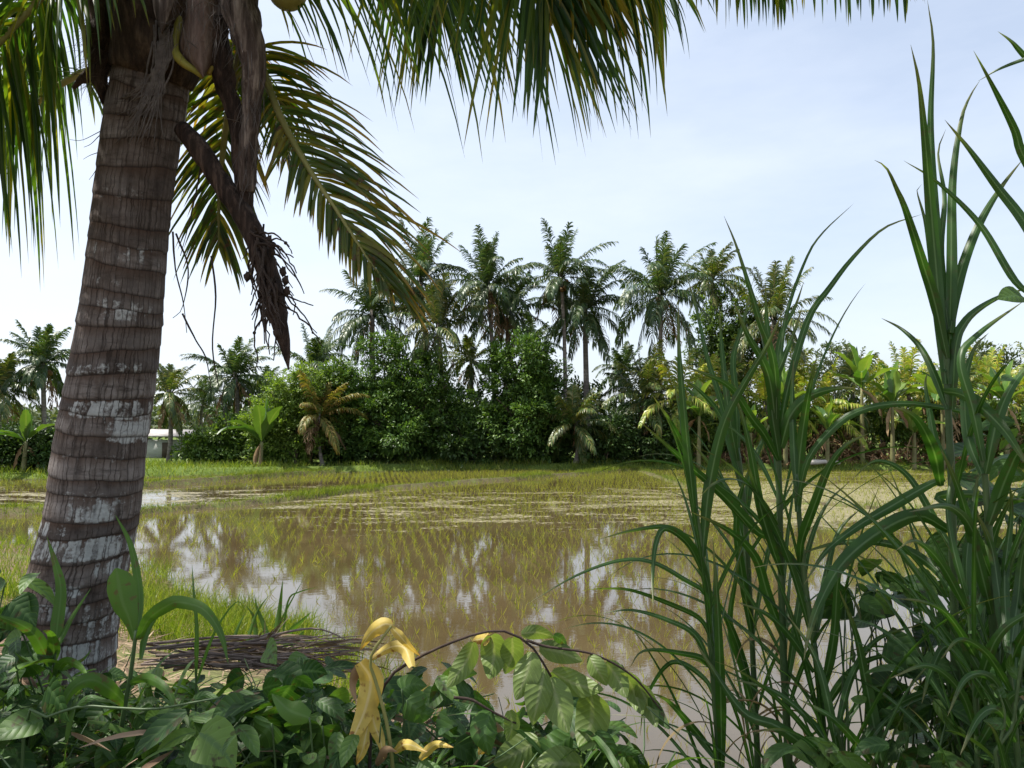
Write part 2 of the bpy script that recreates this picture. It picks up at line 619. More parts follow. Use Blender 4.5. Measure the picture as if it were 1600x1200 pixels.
MAT = {}
MAT['frond'] = leaf_mat("near frond leaflets", [(.022, .058, .012), (.036, .085, .015), (.055, .115, .018), (.08, .135, .02), (.20, .19, .02)], trans=.50, rough=.35, spec=.5, tip=(.24, .18, .03), tipstart=.92, tcol=(1.7, 1.75, .4))
MAT['frond_old'] = leaf_mat("ageing frond leaflets", [(.03, .062, .012), (.05, .092, .016), (.085, .115, .018), (.19, .16, .022)], trans=.42, rough=.4, spec=.4, tip=(.26, .16, .03), tipstart=.80, spots=(.10, .055, .02), tcol=(1.7, 1.6, .35))
MAT['frond_yellow'] = leaf_mat('yellow frond leaflets', [(.10, .11, .015), (.28, .22, .02), (.34, .24, .03)], trans=.45, rough=.4, spec=.4, tcol=(1.6, 1.5, .3))
MAT['orange_frond'] = leaf_mat('orange brown palm fronds', [(.09, .12, .024), (.16, .16, .034), (.27, .20, .05)], trans=.3, rough=.5, spec=.3, tip=(.30, .18, .06), tipstart=.75, nscale=.8)
MAT['rachis'] = rough_mat("frond midrib", [(.16, .17, .05), (.30, .28, .10)], 6, .5, .1, (1, 1, 1))
MAT['far_frond'] = leaf_mat("far palm fronds", [(.028, .065, .020), (.042, .085, .024), (.065, .11, .032), (.12, .145, .05)], trans=.28, rough=.42, spec=.45, tcol=(1.3, 1.3, .5), nscale=.8)
MAT['far_frond_warm'] = leaf_mat("far palm fronds warm", [(.045, .085, .02), (.07, .115, .026), (.11, .15, .034), (.22, .21, .06)], trans=.28, rough=.4, spec=.55, tip=(.26, .21, .07), tipstart=.86, nscale=.8)
MAT['yellow_frond'] = leaf_mat("yellow young palm fronds", [(.13, .23, .025), (.21, .30, .034), (.32, .36, .05), (.50, .46, .12)], trans=.35, rough=.4, spec=.5, tip=(.42, .34, .12), tipstart=.82, tcol=(1.35, 1.3, .4), nscale=.8)
MAT['dead_frond'] = leaf_mat("dead brown fronds", [(.13, .075, .04), (.22, .14, .075), (.32, .23, .13)], trans=.15, rough=.8, spec=.15, tcol=(1.2, 1, .7))
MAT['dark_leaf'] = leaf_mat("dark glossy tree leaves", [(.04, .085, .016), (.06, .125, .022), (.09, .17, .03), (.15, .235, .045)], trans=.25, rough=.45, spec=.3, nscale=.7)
MAT['shade_leaf'] = leaf_mat("understory leaves darkened for shade", [(.028, .062, .014), (.045, .09, .02), (.075, .125, .03)], trans=.2, rough=.45, spec=.35, nscale=.7)  # leaf colour kept darker to paint in the shade low in the hedge
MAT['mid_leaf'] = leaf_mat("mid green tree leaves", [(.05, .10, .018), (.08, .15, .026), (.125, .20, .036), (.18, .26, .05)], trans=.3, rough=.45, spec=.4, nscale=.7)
MAT['light_leaf'] = leaf_mat("feathery light leaves", [(.09, .16, .025), (.14, .22, .035), (.19, .28, .05), (.25, .33, .07)], trans=.35, rough=.5, spec=.3, nscale=.7)
MAT['far_leaf'] = leaf_mat("distant tree leaves", [(.06, .09, .04), (.09, .12, .05), (.13, .15, .065)], trans=.25, rough=.6, spec=.3, nscale=.2)
MAT['banana'] = leaf_mat("banana leaves", [(.04, .11, .018), (.07, .16, .026), (.11, .21, .035), (.18, .26, .05)], trans=.35, rough=.35, spec=.6, midrib=(.22, .28, .08), vein=.3, nscale=1.0)
MAT['banana_dark'] = leaf_mat('dark banana leaves', [(.03, .08, .016), (.05, .11, .022), (.09, .16, .03)], trans=.3, rough=.4, spec=.5, midrib=(.14, .2, .06), vein=.3, nscale=1.0)  # deeper green version of the banana leaf colours
MAT['dry_blade'] = leaf_mat('withered grass blade', [(.16, .12, .06), (.26, .20, .11)], trans=.25, rough=.8, spec=.15, spots=(.08, .06, .03), tcol=(1.2, 1.1, .7))
MAT['cane'] = leaf_mat("elephant grass blades", [(.022, .064, .013), (.032, .085, .016), (.05, .11, .02)], trans=.38, rough=.40, spec=.38, midrib=(.12, .19, .09), vein=0, tip=(.22, .18, .08), tipstart=.86, spots=(.05, .07, .02), nscale=7.0, tcol=(1.2, 1.5, .35))
MAT['cane_stem'] = rough_mat("elephant grass stem", [(.035, .075, .022), (.075, .12, .04)], 14, .5, .1, (1, 1, .15), spec=.4)
MAT['vine'] = leaf_mat("vine leaves", [(.018, .050, .013), (.032, .082, .018), (.06, .125, .026), (.13, .22, .045)], trans=.33, rough=.5, spec=.35, midrib=(.08, .15, .05), vein=.22, spots=(.06, .06, .02), nscale=9.0, veinscale=9, tcol=(1.3, 1.45, .4))
MAT['pale_leaf'] = leaf_mat("pale olive compound leaves", [(.10, .16, .045), (.14, .20, .055), (.18, .24, .07)], trans=.38, rough=.45, spec=.35, midrib=(.24, .28, .13), vein=.35, nscale=9.0, veinscale=13, tcol=(1.3, 1.35, .5))
MAT['yellow_leaf'] = leaf_mat("yellow withering leaves", [(.46, .33, .05), (.52, .40, .09), (.58, .47, .19)], trans=.35, rough=.55, spec=.25, midrib=(.62, .52, .25), spots=(.22, .11, .03), nscale=22, tip=(.26, .14, .04), tipstart=.86, tcol=(1.2, 1.0, .4))
MAT['grass'] = leaf_mat("sunlit bank grass", [(.08, .13, .015), (.13, .19, .022), (.19, .25, .03), (.32, .31, .09)], trans=.4, rough=.45, spec=.3, nscale=2.0, tcol=(1.35, 1.4, .4))
MAT['weed'] = leaf_mat("broad grass weed", [(.045, .105, .018), (.065, .14, .022), (.10, .19, .03)], trans=.38, rough=.48, spec=.35, midrib=(.10, .18, .05), spots=(.10, .09, .03), nscale=6.0, tcol=(1.3, 1.4, .4))
MAT['rice'] = leaf_mat("rice seedlings", [(.17, .22, .025), (.27, .30, .035), (.38, .37, .07)], trans=.4, rough=.45, spec=.3, nscale=1.0, tcol=(1.3, 1.3, .4))
MAT['straw'] = leaf_mat("dry straw litter", [(.12, .075, .05), (.22, .15, .10), (.36, .27, .19)], trans=.1, rough=.85, spec=.15)
MAT['bark'] = rough_mat("tree bark", [(.05, .035, .025), (.12, .09, .065), (.2, .16, .12)], 6, .9, .6, (1, 1, .25))
MAT['fiber'] = rough_mat("palm sheath fibre", [(.010, .006, .005), (.045, .03, .021), (.13, .09, .062)], 30, .95, 1.0, (1, 1, .2), 6, .03)
MAT['spathe'] = rough_mat("dry spathe", [(.006, .004, .003), (.035, .022, .017), (.13, .085, .065)], 40, .85, 1.0, (1, 1, .12), 6, .02)
MAT['sheath_grey'] = rough_mat("dry grey petiole", [(.012, .008, .006), (.09, .065, .055), (.34, .28, .24)], 40, .9, 1.0, (1, 1, .08), 6, .02)
MAT['sheath_pink'] = rough_mat("pinkish leaf base", [(.07, .04, .032), (.18, .125, .105), (.33, .26, .23)], 26, .8, .9, (1, 1, .3), 7, .015)
MAT['sheath_edge'] = rough_mat("green leaf base edge", [(.15, .16, .03), (.28, .26, .05), (.33, .20, .05)], 9, .5, .2, (1, 1, .4))
MAT['strand'] = rough_mat("dead flower strands", [(.03, .02, .016), (.07, .05, .04)], 30, .9, .3)
MAT['grey_strand'] = rough_mat("grey fibre strands", [(.06, .05, .048), (.15, .13, .12)], 30, .9, .3)
MAT['stalk'] = rough_mat('dry frond stalks', [(.07, .05, .042), (.17, .13, .11), (.30, .24, .20)], 5, .9, .3)
MAT['nut'] = rough_mat("green coconut", [(.22, .22, .06), (.36, .33, .12)], 6, .5, .1)
MAT['nut_brown'] = rough_mat("ripening coconuts", [(.14, .08, .035), (.26, .15, .06)], 3, .6, .1)
MAT['banana_stem'] = rough_mat("banana pseudostem", [(.08, .06, .035), (.17, .17, .07), (.25, .22, .12)], 2.5, .6, .3, (1, 1, .3))
MAT['wall'] = rough_mat("hut wall", [(.36, .36, .34), (.5, .5, .47)], 3, .9, .1)
MAT['roof'] = rough_mat("hut roof sheet", [(.22, .2, .19), (.42, .40, .38)], 3, .7, .2)
MAT['door'] = rough_mat("hut door", [(.07, .05, .04), (.1, .08, .06)], 4, .8, .2)
MAT['log'] = rough_mat("pale log", [(.4, .37, .32), (.55, .52, .47)], 5, .9, .4)
MAT['trunk'] = trunk_mat()
MAT['far_trunk'] = far_trunk_mat()
MAT['ground'] = ground_mat()
MAT['water'] = water_mat()
MAT['bund'] = rough_mat("bund mud", [(.045, .035, .02), (.09, .075, .035), (.10, .13, .03)], 2.2, .95, .8, (1, 1, 1), 6, .04)

# ------------------------------------------------------------------ terrain
EDGE = np.array([(-60, 24), (-24, 20.5), (-14, 17.5), (-9.5, 15.2), (-6, 12.6), (-4.1, 10.3), (-2.5, 8.6), (-1.0, 7.2), (0.2, 5.6), (0.8, 4.5), (2, 3.9), (4, 3.7), (9, 4.6), (20, 9), (40, 18), (80, 30)], float)


def y_edge(x):
    return np.interp(x, EDGE[:, 0], EDGE[:, 1]) + 0.5 * (vnoise(np.asarray(x) * .9, 0 * np.asarray(x) + 3.3, 5) - .5)


def y_far(x):
    return np.interp(x, [-80, -28, -18, -12, -6, 0, 60, 120], [31, 32, 34, 37.5, 39.5, 40.5, 40, 40]) + 1.0 * (vnoise(np.asarray(x) * .35, 0 * np.asarray(x) + 8.1, 9) - .5)


def H(x, y):
    x = np.asarray(x, float)
    y = np.asarray(y, float)
    s = y_edge(x) - y
    SS = np.interp(x, [-6, -2, 0.8, 3], [7.8, 6.2, 3.2, 2.8])
    near = np.where(s > 0, 1.47 * np.clip(s / SS, 0, 1) ** 1.35, -.22 * np.clip(-s / .5, 0, 1))
    near = near + np.where(s > 0, np.clip(s, 0, 1) * .16 * (fbm(x * 1.1, y * 1.1, 3) - .45), 0)
    f = y - y_far(x)
    far = np.where(f > -0.6, np.clip((f + .6) / 1.2, 0, 1) * .5, 0)
    far = far + np.where(f > 0, .25 * (fbm(x * .3, y * .3, 21) - .4), 0)
    return near + far


def axis(lo, hi, dense_lo, dense_hi, step, growth=1.18):
    mid = list(np.arange(dense_lo, dense_hi + 1e-6, step))
    a, st = mid[-1], step
    up = []
    while a < hi:
        st *= growth
        a += st
        up.append(a)
    a, st = mid[0], step
    dn = []
    while a > lo:
        st *= growth
        a -= st
        dn.append(a)
    return np.array(dn[::-1] + mid + up)


gx = axis(-2500, 2500, -9, 6, .1, 1.12)
gy = np.concatenate([axis(-200, 12, -.5, 12, .1, 1.2)[:-1], np.arange(12, 36, .4), np.arange(36, 44, .15), axis(44, 3500, 44, 46, .4, 1.15)])
gy = np.unique(np.round(gy, 4))
X, Y = np.meshgrid(gx, gy)
Z = H(X, Y)
mb = MB()
vi = np.arange(X.size).reshape(X.shape)
mb.add(np.stack([X, Y, Z], -1).reshape(-1, 3), np.stack([vi[:-1, :-1], vi[:-1, 1:], vi[1:, 1:], vi[1:, :-1]], -1).reshape(-1, 4))
tag(mb.build('ground', MAT['ground'], smooth=True), 'earth bank and land round the flooded paddy', 'ground', kind='structure')

mb = MB()
wx = np.linspace(-90, 90, 2)
mb.add([(-90, 1.5, 0), (90, 1.5, 0), (90, 42.5, 0), (-90, 42.5, 0)], [(0, 1, 2, 3)])
tag(mb.build('water', MAT['water']), 'brown flooded rice paddy reflecting palms and sky', 'water', kind='structure')


# bunds: low earth ridges between the paddies, given as ground points
def bund_line(pix, z=0.08):
    out = []
    for px, py in pix:
        v = (600 - py) / F
        dz = math.sin(PITCH) + v * math.cos(PITCH)
        dy = math.cos(PITCH) - v * math.sin(PITCH)
        t = (CAMZ - z) / -dz
        out.append((t * (px - 800) / F, t * dy))
    return np.array(out)


BUNDS = [
    (bund_line([(120, 812), (230, 797), (330, 789), (480, 775), (560, 765), (700, 753), (850, 743), (1000, 732)]), .27, .13, 'low grassy bund running diagonally from the palm trunk to the far hedge'),
    (bund_line([(150, 762), (230, 757), (300, 752), (390, 745), (520, 737)]), .34, .2, 'short grassy bund at the far left field edge'),
    (bund_line([(1000, 733), (1060, 752), (1150, 774), (1310, 786), (1460, 797), (1640, 806)]), .30, .07, 'low muddy bund curving across the field behind the tall grass'),
    (bund_line([(-60, 800), (20, 797), (80, 795), (130, 800)]), .55, .16, 'grassy bund beside the palm trunk at the picture edge'),
]
GR_B, GR_D, GR_L, GR_W = [], [], [], []
for pts, w, h, lab in BUNDS:
    L = np.linalg.norm(np.diff(pts, axis=0), axis=1).sum()
    c = spline(pts, max(30, int(L / .12)))
    T = nz(np.gradient(c, axis=0))
    nrm = np.stack([-T[:, 1], T[:, 0]], -1)
    prof = [(-1.25, -.15), (-.8, .03), (-.4, .85), (0, 1.0), (.4, .82), (.8, .03), (1.25, -.15)]
    V = np.zeros((len(c), len(prof), 3))
    arc = np.linspace(0, L, len(c))
    for j, (a, b) in enumerate(prof):
        wob = (fbm(arc * 1.4, 0 * arc + j * .8, 31) - .45) * .35
        V[:, j, :2] = c + nrm * (a * w * (1 + wob))[:, None]
        V[:, j, 2] = b * h * (1 + wob * 2.0)
    mb = MB()
    vi = np.arange(V.shape[0] * V.shape[1]).reshape(V.shape[:2])
    mb.add(V.reshape(-1, 3), np.stack([vi[:-1, :-1], vi[:-1, 1:], vi[1:, 1:], vi[1:, :-1]], -1).reshape(-1, 4))
    tag(mb.build('earth_bund', MAT['bund'], smooth=True), lab, 'bund', kind='structure')
    n = int(L * (420 if h > .1 else 110))
    i = RNG.integers(0, len(c), n)
    dens = vnoise(arc[i] * .55, 0 * i, 77)
    keep = RNG.random(n) < np.clip((dens - .2) * 3.2, .2, 1)
    i = i[keep]
    off = RNG.normal(0, .55, len(i)) * w
    b2 = c[i] + nrm[i] * off[:, None] + RNG.normal(0, .05, (len(i), 2))
    GR_B.append(np.column_stack([b2, h * np.exp(-(off / w) ** 2 * 2) - .02]))
    GR_L.append(RNG.uniform(.10, .26, len(i)) * (.5 + dens[keep]))
    GR_W.append(np.full(len(i), .016))

# ------------------------------------------------------------------ grass on the bank and edges
def grass_patch(cx, cy, rx, ry, n, l0, l1, w, seed, edge_only=False):
    g = np.random.default_rng(seed)
    a = g.uniform(0, 2 * PI, n)
    r = np.sqrt(g.random(n))
    x = cx + rx * r * np.cos(a)
    y = cy + ry * r * np.sin(a)
    # tussocks
    d = vnoise(x * 2.2, y * 2.2, seed)
    k = (g.random(n) < np.clip((d - .25) * 2.4, .08, 1)) & (y < y_edge(x) + .12)
    x, y, d = x[k], y[k], d[k]
    z = np.maximum(H(x, y), -.02) - .01
    GR_B.append(np.column_stack([x, y, z]))
    GR_L.append(g.uniform(l0, l1, len(x)) * (.55 + .8 * d))
    GR_W.append(np.full(len(x), w))


grass_patch(-4.6, 9.3, 1.6, 1.7, 9000, .16, .42, .011, 1)
grass_patch(-3.2, 8.2, 1.0, 1.1, 4200, .14, .36, .010, 2)
grass_patch(-2.3, 7.9, .8, .9, 2600, .16, .4, .010, 12)
grass_patch(-3.6, 7.0, 1.6, .9, 1500, .08, .22, .010, 13)
grass_patch(-6.8, 11.6, 1.6, 1.5, 2200, .16, .4, .012, 3)
grass_patch(-9.6, 13.8, 2.0, 1.6, 1700, .16, .4, .014, 4)
grass_patch(-1.2, 6.6, .9, .9, 1500, .1, .3, .010, 5)
grass_patch(-5.3, 7.2, 1.2, 1.5, 1200, .08, .2, .010, 6)
# far margins
n = 16000
x = RNG.uniform(-34, 34, n)
y = y_far(x) + RNG.gamma(1.6, .75, n) - .35
d = vnoise(x * .8, y * .8, 44)
k = RNG.random(n) < np.clip((d - .2) * 2, .1, 1)
x, y, d = x[k], y[k], d[k]
GR_B.append(np.column_stack([x, y, H(x, y) - .02]))
GR_L.append(RNG.uniform(.12, .4, len(x)) * (.5 + d))
GR_W.append(np.full(len(x), .03))
# far-left grassy ground
n = 9000
x = RNG.uniform(-34, -11, n)
y = RNG.uniform(30, 44, n)
k = y > y_far(x) - .2
x, y = x[k], y[k]
GR_B.append(np.column_stack([x, y, H(x, y) - .02]))
GR_L.append(RNG.uniform(.15, .5, len(x)))
GR_W.append(np.full(len(x), .035))
B = np.concatenate(GR_B)
L = np.concatenate(GR_L)
W = np.concatenate(GR_W)
a = RNG.uniform(0, 2 * PI, len(B))
tilt = RNG.uniform(.05, .7, len(B))
D = np.stack([np.cos(a) * tilt, np.sin(a) * tilt, np.ones(len(B))], -1)
a2 = RNG.uniform(0, 2 * PI, len(B))
mb = MB()
mb.blades(B, D, np.stack([np.cos(a2), np.sin(a2), 0 * a2 + .1], -1), L, W, RNG.uniform(.2, 1.6, len(B)), 3, 0, 'grass')
tag(mb.build('grass', MAT['grass']), 'bright green grass along the bank, bunds and field margins', 'grass', kind='stuff')

# straw litter on the bank
n = 9000
x = RNG.normal(-4.2, 2.2, n)
y = RNG.uniform(3.2, 11.5, n)
k = (y < y_edge(x) - .25)
x, y = x[k], y[k]
a = RNG.uniform(0, 2 * PI, len(x))
mb = MB()
mb.blades(np.column_stack([x, y, H(x, y) + RNG.uniform(.005, .05, len(x))]), np.stack([np.cos(a), np.sin(a), RNG.normal(0, .12, len(x))], -1), np.array([0, 0, 1.0]) + RNG.normal(0, .3, (len(x), 3)), RNG.uniform(.08, .35, len(x)), RNG.uniform(.006, .02, len(x)), .05, 2, 0, 'grass')
tag(mb.build('straw_litter', MAT['straw']), 'brown dry straw and leaf litter strewn on the bank', 'litter', kind='stuff')

# ------------------------------------------------------------------ rice seedlings
def near_bund(x, y):
    m = np.zeros(len(x), bool)
    for pts, w, h, lab in BUNDS:
        c = spline(pts, 160)
        for s in range(0, len(x), 4000):
            dd = np.min((x[s:s + 4000, None] - c[None, :, 0]) ** 2 + (y[s:s + 4000, None] - c[None, :, 1]) ** 2, axis=1)
            m[s:s + 4000] |= dd < (w * .9) ** 2
    return m


sp = .235
ii, jj = np.meshgrid(np.arange(-230, 230), np.arange(-60, 230))
ang = math.radians(11)
bx = ii.ravel() * sp
by = 3.4 + jj.ravel() * sp * .98
rx = bx * math.cos(ang) - (by - 20) * math.sin(ang)
ry = bx * math.sin(ang) + (by - 20) * math.cos(ang) + 20
rx = rx + RNG.normal(0, .032, rx.size)
ry = ry + RNG.normal(0, .045, ry.size)
k = (np.abs(rx) < ry * .72 + .6) & (ry > y_edge(rx) + .25) & (ry < y_far(rx) - .7)
rx, ry = rx[k], ry[k]
k = ~near_bund(rx, ry)
rx, ry = rx[k], ry[k]
dn = fbm(rx * .22, ry * .22, 61)
keepp = np.clip(1.25 - np.clip((dn - .5) * 5, 0, 1), 0, 1) * np.interp(ry, [4, 6.5, 9, 12], [.7, .85, .9, .95])
keepp = keepp * np.where((rx < -6) & (ry > 21) & (ry < 32), .25, 1) * np.interp(ry, [17, 22, 34, 37], [1, .9, .9, 1])
keepp = keepp * np.where(rx < -.16 * ry - .6, np.interp(ry, [8, 15, 20], [.4, .55, 1]), 1)
k = RNG.random(len(rx)) < keepp
rx, ry = rx[k], ry[k]


def seedling_blades(mb, pos, g, scale, wmin):
    nb = 4
    n = len(pos)
    base = np.repeat(pos, nb, axis=0) + np.column_stack([g.normal(0, .008, (n * nb, 2)), np.zeros(n * nb)])
    a = g.uniform(0, 2 * PI, n * nb)
    t = g.uniform(.1, .75, n * nb)
    d = np.stack([np.cos(a) * t, np.sin(a) * t, np.ones(n * nb)], -1)
    sc = np.repeat(scale, nb)
    mb.blades(base, d, np.stack([-np.sin(a), np.cos(a), 0 * a + .2], -1) + g.normal(0, .4, (n * nb, 3)), g.uniform(.11, .27, n * nb) * sc, np.repeat(wmin, nb), g.uniform(0, .9, n * nb) * (g.random(n * nb) < .7) + g.uniform(0, 2.2, n * nb) * (g.random(n * nb) < .15), 3, 0, 'grass')


px_ = 800 + F * rx / ry
py_ = 665 + F * CAMZ / ry
vis = ((px_ > 935) | (py_ < 995)) & (px_ > 215) & (px_ < 1560) & (py_ < 1195)
order = np.argsort(np.where(vis, ry, 1e6))
ind = order[:300]
mask = np.zeros(len(rx), bool)
mask[ind] = True
g = np.random.default_rng(91)
protos = []
for q in range(8):
    mb = MB()
    seedling_blades(mb, np.zeros((1, 3)), g, np.array([g.uniform(.7, 1.05)]), np.array([.0095]))
    protos.append(mb)
SEED_LABEL = 'thin yellow-green rice seedling in the near brown water, front few rows'
pmesh = []
for q, mb in enumerate(protos):
    o = mb.build('rice_seedling', MAT['rice'], loc=(0, 0, 0))
    pmesh.append(o)
for c, i in enumerate(ind):
    src = pmesh[c % 8]
    o = src if c < 8 else src.copy()
    if c >= 8:
        COL.objects.link(o)
    o.location = (rx[i], ry[i], -.01)
    o.rotation_euler = (0, 0, g.uniform(0, 6.28))
    s = g.uniform(.75, 1.1) * (.8 if ry[i] < 7 else .95)
    o.scale = (s, s, s)
    tag(o, SEED_LABEL, 'rice seedling', 'rice seedlings in the near water', 'thing')
x, y = rx[~mask], ry[~mask]
mb = MB()
seedling_blades(mb, np.column_stack([x, y, 0 * x - .01]), g, np.interp(y, [5, 9, 14, 20, 40], [.6, .66, .74, .66, .8]) * g.uniform(.75, 1.15, len(x)), np.interp(y, [6, 12, 25, 40], [.010, .0115, .012, .016]))
tag(mb.build('rice_seedlings', MAT['rice']), 'rows of rice seedlings farther out across the flooded paddy', 'rice seedlings', kind='stuff')

# ------------------------------------------------------------------ palm fronds
def frond(ml, mr, path, N, leaflen, W, k, fold, droop, up, g, r0=.02, tilt=(68, 28), lift=.25, side_bias=(1, 1), keep=1.0, start=.12, rn=6, lenjit=.18):
    """feather leaf along path: leaflets into ml, midrib tube into mr"""
    path = np.asarray(path, float)
    m = len(path)
    mr.tube(path, np.linspace(r0, r0 * .18, m), rn)
    T = nz(np.gradient(path, axis=0))
    tt = np.linspace(0, 1, m)
    for sgn, sb in ((-1, side_bias[0]), (1, side_bias[1])):
        t = np.linspace(start, .985, N) + g.normal(0, .25 / N, N)
        t = t[g.random(N) < keep * min(1, sb + .6)]
        t = np.clip(t, 0, 1)
        n = len(t)
        b = np.column_stack([np.interp(t, tt, path[:, j]) for j in range(3)])
        Tn = nz(np.column_stack([np.interp(t, tt, T[:, j]) for j in range(3)]))
        upn = nz(up - Tn * (Tn @ up)[:, None])
        Sd = np.cross(Tn, upn) * sgn
        a = np.radians(np.interp(t, [0, 1], tilt) + g.normal(0, 5, n))
        d = Sd * np.sin(a)[:, None] + Tn * np.cos(a)[:, None] + upn * (lift + g.normal(0, .10, n))[:, None]
        ll = leaflen * sb * np.interp(t, [0, start, .3, .6, .85, 1], [.5, .62, .98, 1.0, .72, .36]) * (1 + g.uniform(-lenjit, lenjit * .5, n))
        ml.blades(b, d, upn + g.normal(0, .22, (n, 3)), ll, W * g.uniform(.75, 1.1, n), droop * g.uniform(.7, 1.3, n), k, fold, 'leaflet')


def arc_path(o, az, el, L, curve, m=10, wind=0.0):
    d = np.array([math.cos(az) * math.cos(el), math.sin(az) * math.cos(el), math.sin(el)])
    p = np.array(o, float)
    out = [p.copy()]
    for i in range(m - 1):
        p = p + d * L / (m - 1)
        out.append(p.copy())
        d = nz(d + np.array([wind, 0, -curve]) / (m - 1) * (.5 + 1.2 * i / m))
    return np.array(out)


def trunk_path(x0, y0, z0, x1, y1, z1, lean, m=14):
    t = np.linspace(0, 1, m)[:, None]
    a = np.array([x0, y0, z0])
    b = np.array([x1, y1, z1])
    bow = np.sin(t * PI) * np.array([lean, 0, 0])
    return a * (1 - t) + b * t + bow


def far_palm(label, px, py, Y, base_px=None, size=3.4, seed=0, n=26, mat='far_frond', r=.15, nuts=0, dead=3, name='coconut_palm', group=None, upright=0.0, base_y=None, wind=.12, N=48, lw=.078, leaflen=.88, droop=2.1):
    g = np.random.default_rng(seed)
    x1, z1 = at(px, Y), zat(py, Y) - .4
    x0 = at(base_px if base_px is not None else px, Y)
    z0 = float(H(x0, Y)) - .1
    th = thing(name, label, 'palm tree', (x0, Y, z0 + .1), group)
    mt = MB()
    pth = trunk_path(x0, Y, z0, x1, Y, z1, g.uniform(-.25, .25))
    tt = np.linspace(0, 1, len(pth))
    mt.tube(pth, np.interp(tt, [0, .06, .2, 1], [r * 1.7, r * 1.25, r, r * .72]), 10, rough=.06, seed=seed)
    mt.build('trunk', MAT['far_trunk'], th, smooth=True)
    ml, mr, md = MB(), MB(), MB()
    z1 -= .45
    o = np.array([x1, Y, z1])
    n = int(n * (1.1 if name == 'coconut_palm' else 1.0))
    size *= 1.18 if (name == 'coconut_palm' and size > 2.85) else 1.08
    for i in range(n):
        f = (i + .5) / n
        az = i * 2.39996 + g.normal(0, .42) + seed
        el = math.radians(np.interp(f, [0, .15, .5, .8, 1], [84, 64, 28, -12, -60]) + upright * 30 * (1 - f) + g.normal(0, 6))
        el = min(el, math.radians(86))
        L = size * np.interp(f, [0, .2, .5, 1], [.72, .95, 1.05, .92]) * g.uniform(.74, 1.14)
        cv = np.interp(f, [0, .3, .6, 1], [.45, 1.25, 1.7, 1.2]) * g.uniform(.8, 1.25) * (1 - .35 * upright)
        pa = arc_path(o + np.array([math.cos(az), math.sin(az), .3]) * .12, az, el, L, cv, 10, wind)
        frond(ml, mr, pa, N, leaflen * (size / 3.4) * (.75 + .25 * f), lw, 3, 0, droop * (.7 + 1.2 * f), np.array([math.cos(az) * -.5, math.sin(az) * -.5, 1.0]), g, .035, (62, 26), .12, rn=3, keep=.96)
    ml.add(mr.v[0] if len(mr.v) == 1 else np.concatenate(mr.v), np.concatenate(mr.q), np.concatenate(mr.uv))
    ml.build('crown', MAT[mat], th)
    if dead:
        md2 = MB()
        for i in range(dead):
            az = g.uniform(0, 2 * PI)
            pa = arc_path(o + np.array([0, 0, -.15]), az, math.radians(g.uniform(-65, -25)), size * g.uniform(.6, .9), 1.5, 8)
            frond(md, md2, pa, 20, leaflen * .75 * size / 3.4, lw, 2, 0, 2.5, np.array([0, 0, 1.0]), g, .03, (55, 25), .05, rn=3, keep=.8)
        md.add(np.concatenate(md2.v), np.concatenate(md2.q), np.concatenate(md2.uv))
        md.build('dead_frond_skirt', MAT['dead_frond'], th)
    if nuts:
        mn = MB()
        for i in range(nuts):
            a = g.uniform(0, 2 * PI)
            rr = g.uniform(.2, .42)
            mn.ball(o + np.array([math.cos(a) * rr, math.sin(a) * rr, g.uniform(-.75, -.2)]), g.uniform(.11, .15), 8, (1, 1, 1.15))
        mn.build('coconut_cluster', MAT['nut_brown'], th, smooth=True)
    return th


far_palm('tall coconut palm left of the hanging dead frond tip, whole crown above the light bush', 490, 556, 47, 492, 2.9, 11, 22, r=.13)
far_palm('coconut palm half hidden behind the tip of the drooping near frond', 580, 474, 46, 592, 3.3, 12, 24, r=.2, dead=6)
far_palm('coconut palm with broad upright crown at the left end of the tall row', 655, 420, 45, 668, 3.3, 13, 28, nuts=6, dead=5, upright=.3)
far_palm('shorter bright green coconut palm in front of the broad-crowned palm at the left', 683, 492, 43.5, 690, 3.1, 14, 24, upright=.7, mat='far_frond_warm', r=.17)
far_palm('tall coconut palm with dense dark crown and pale hanging fronds, second in the tall row', 762, 428, 45, 775, 3.2, 15, 30, dead=7, nuts=10, upright=.25)
far_palm('coconut palm with thick trunk tucked under the dense dark crown', 795, 468, 46.5, 786, 2.9, 16, 22, dead=6, r=.2)
far_palm('tallest thin-trunked coconut palm with brown nuts below a small crown', 877, 412, 44, 880, 3.0, 17, 24, nuts=16, dead=2, r=.13, upright=.2)
far_palm('thick-trunked coconut palm with drooping dark skirt, beside the tallest thin palm', 915, 462, 45, 920, 3.2, 18, 28, nuts=14, dead=5, r=.19)
far_palm('broad coconut palm with long drooping silvery fronds, right of the row\'s middle', 1035, 440, 44, 1032, 3.7, 19, 32, dead=5, r=.15, nuts=8, upright=.3)
far_palm('coconut palm with small ruffled crown behind the leafy tree', 1116, 418, 48, 1112, 2.7, 20, 24, mat='far_frond_warm', dead=4)
far_palm('lone coconut palm with stiff upright centre at the right end of the tall row', 1212, 480, 45, 1200, 3.5, 21, 26, mat='far_frond_warm', dead=4, r=.2, upright=.55)
far_palm('small coconut palm showing low between the tall trunks', 830, 520, 50, 830, 2.3, 22, 20, dead=4)
far_palm('small coconut palm low behind the dark round tree', 735, 545, 48, 735, 2.3, 23, 20, dead=4, mat='far_frond_warm')
far_palm('small half-hidden coconut palm right of the thick-trunked palm', 975, 560, 50, 975, 2.3, 24, 20, dead=3)
far_palm('coconut palm at the left picture edge with brownish fronds', 0, 585, 40, 8, 2.7, 25, 24, mat='far_frond_warm', dead=7, r=.14)
far_palm('dark coconut palm left of the near trunk with a full crown', 64, 545, 41, 74, 2.6, 26, 26, dead=4, r=.14, nuts=5)
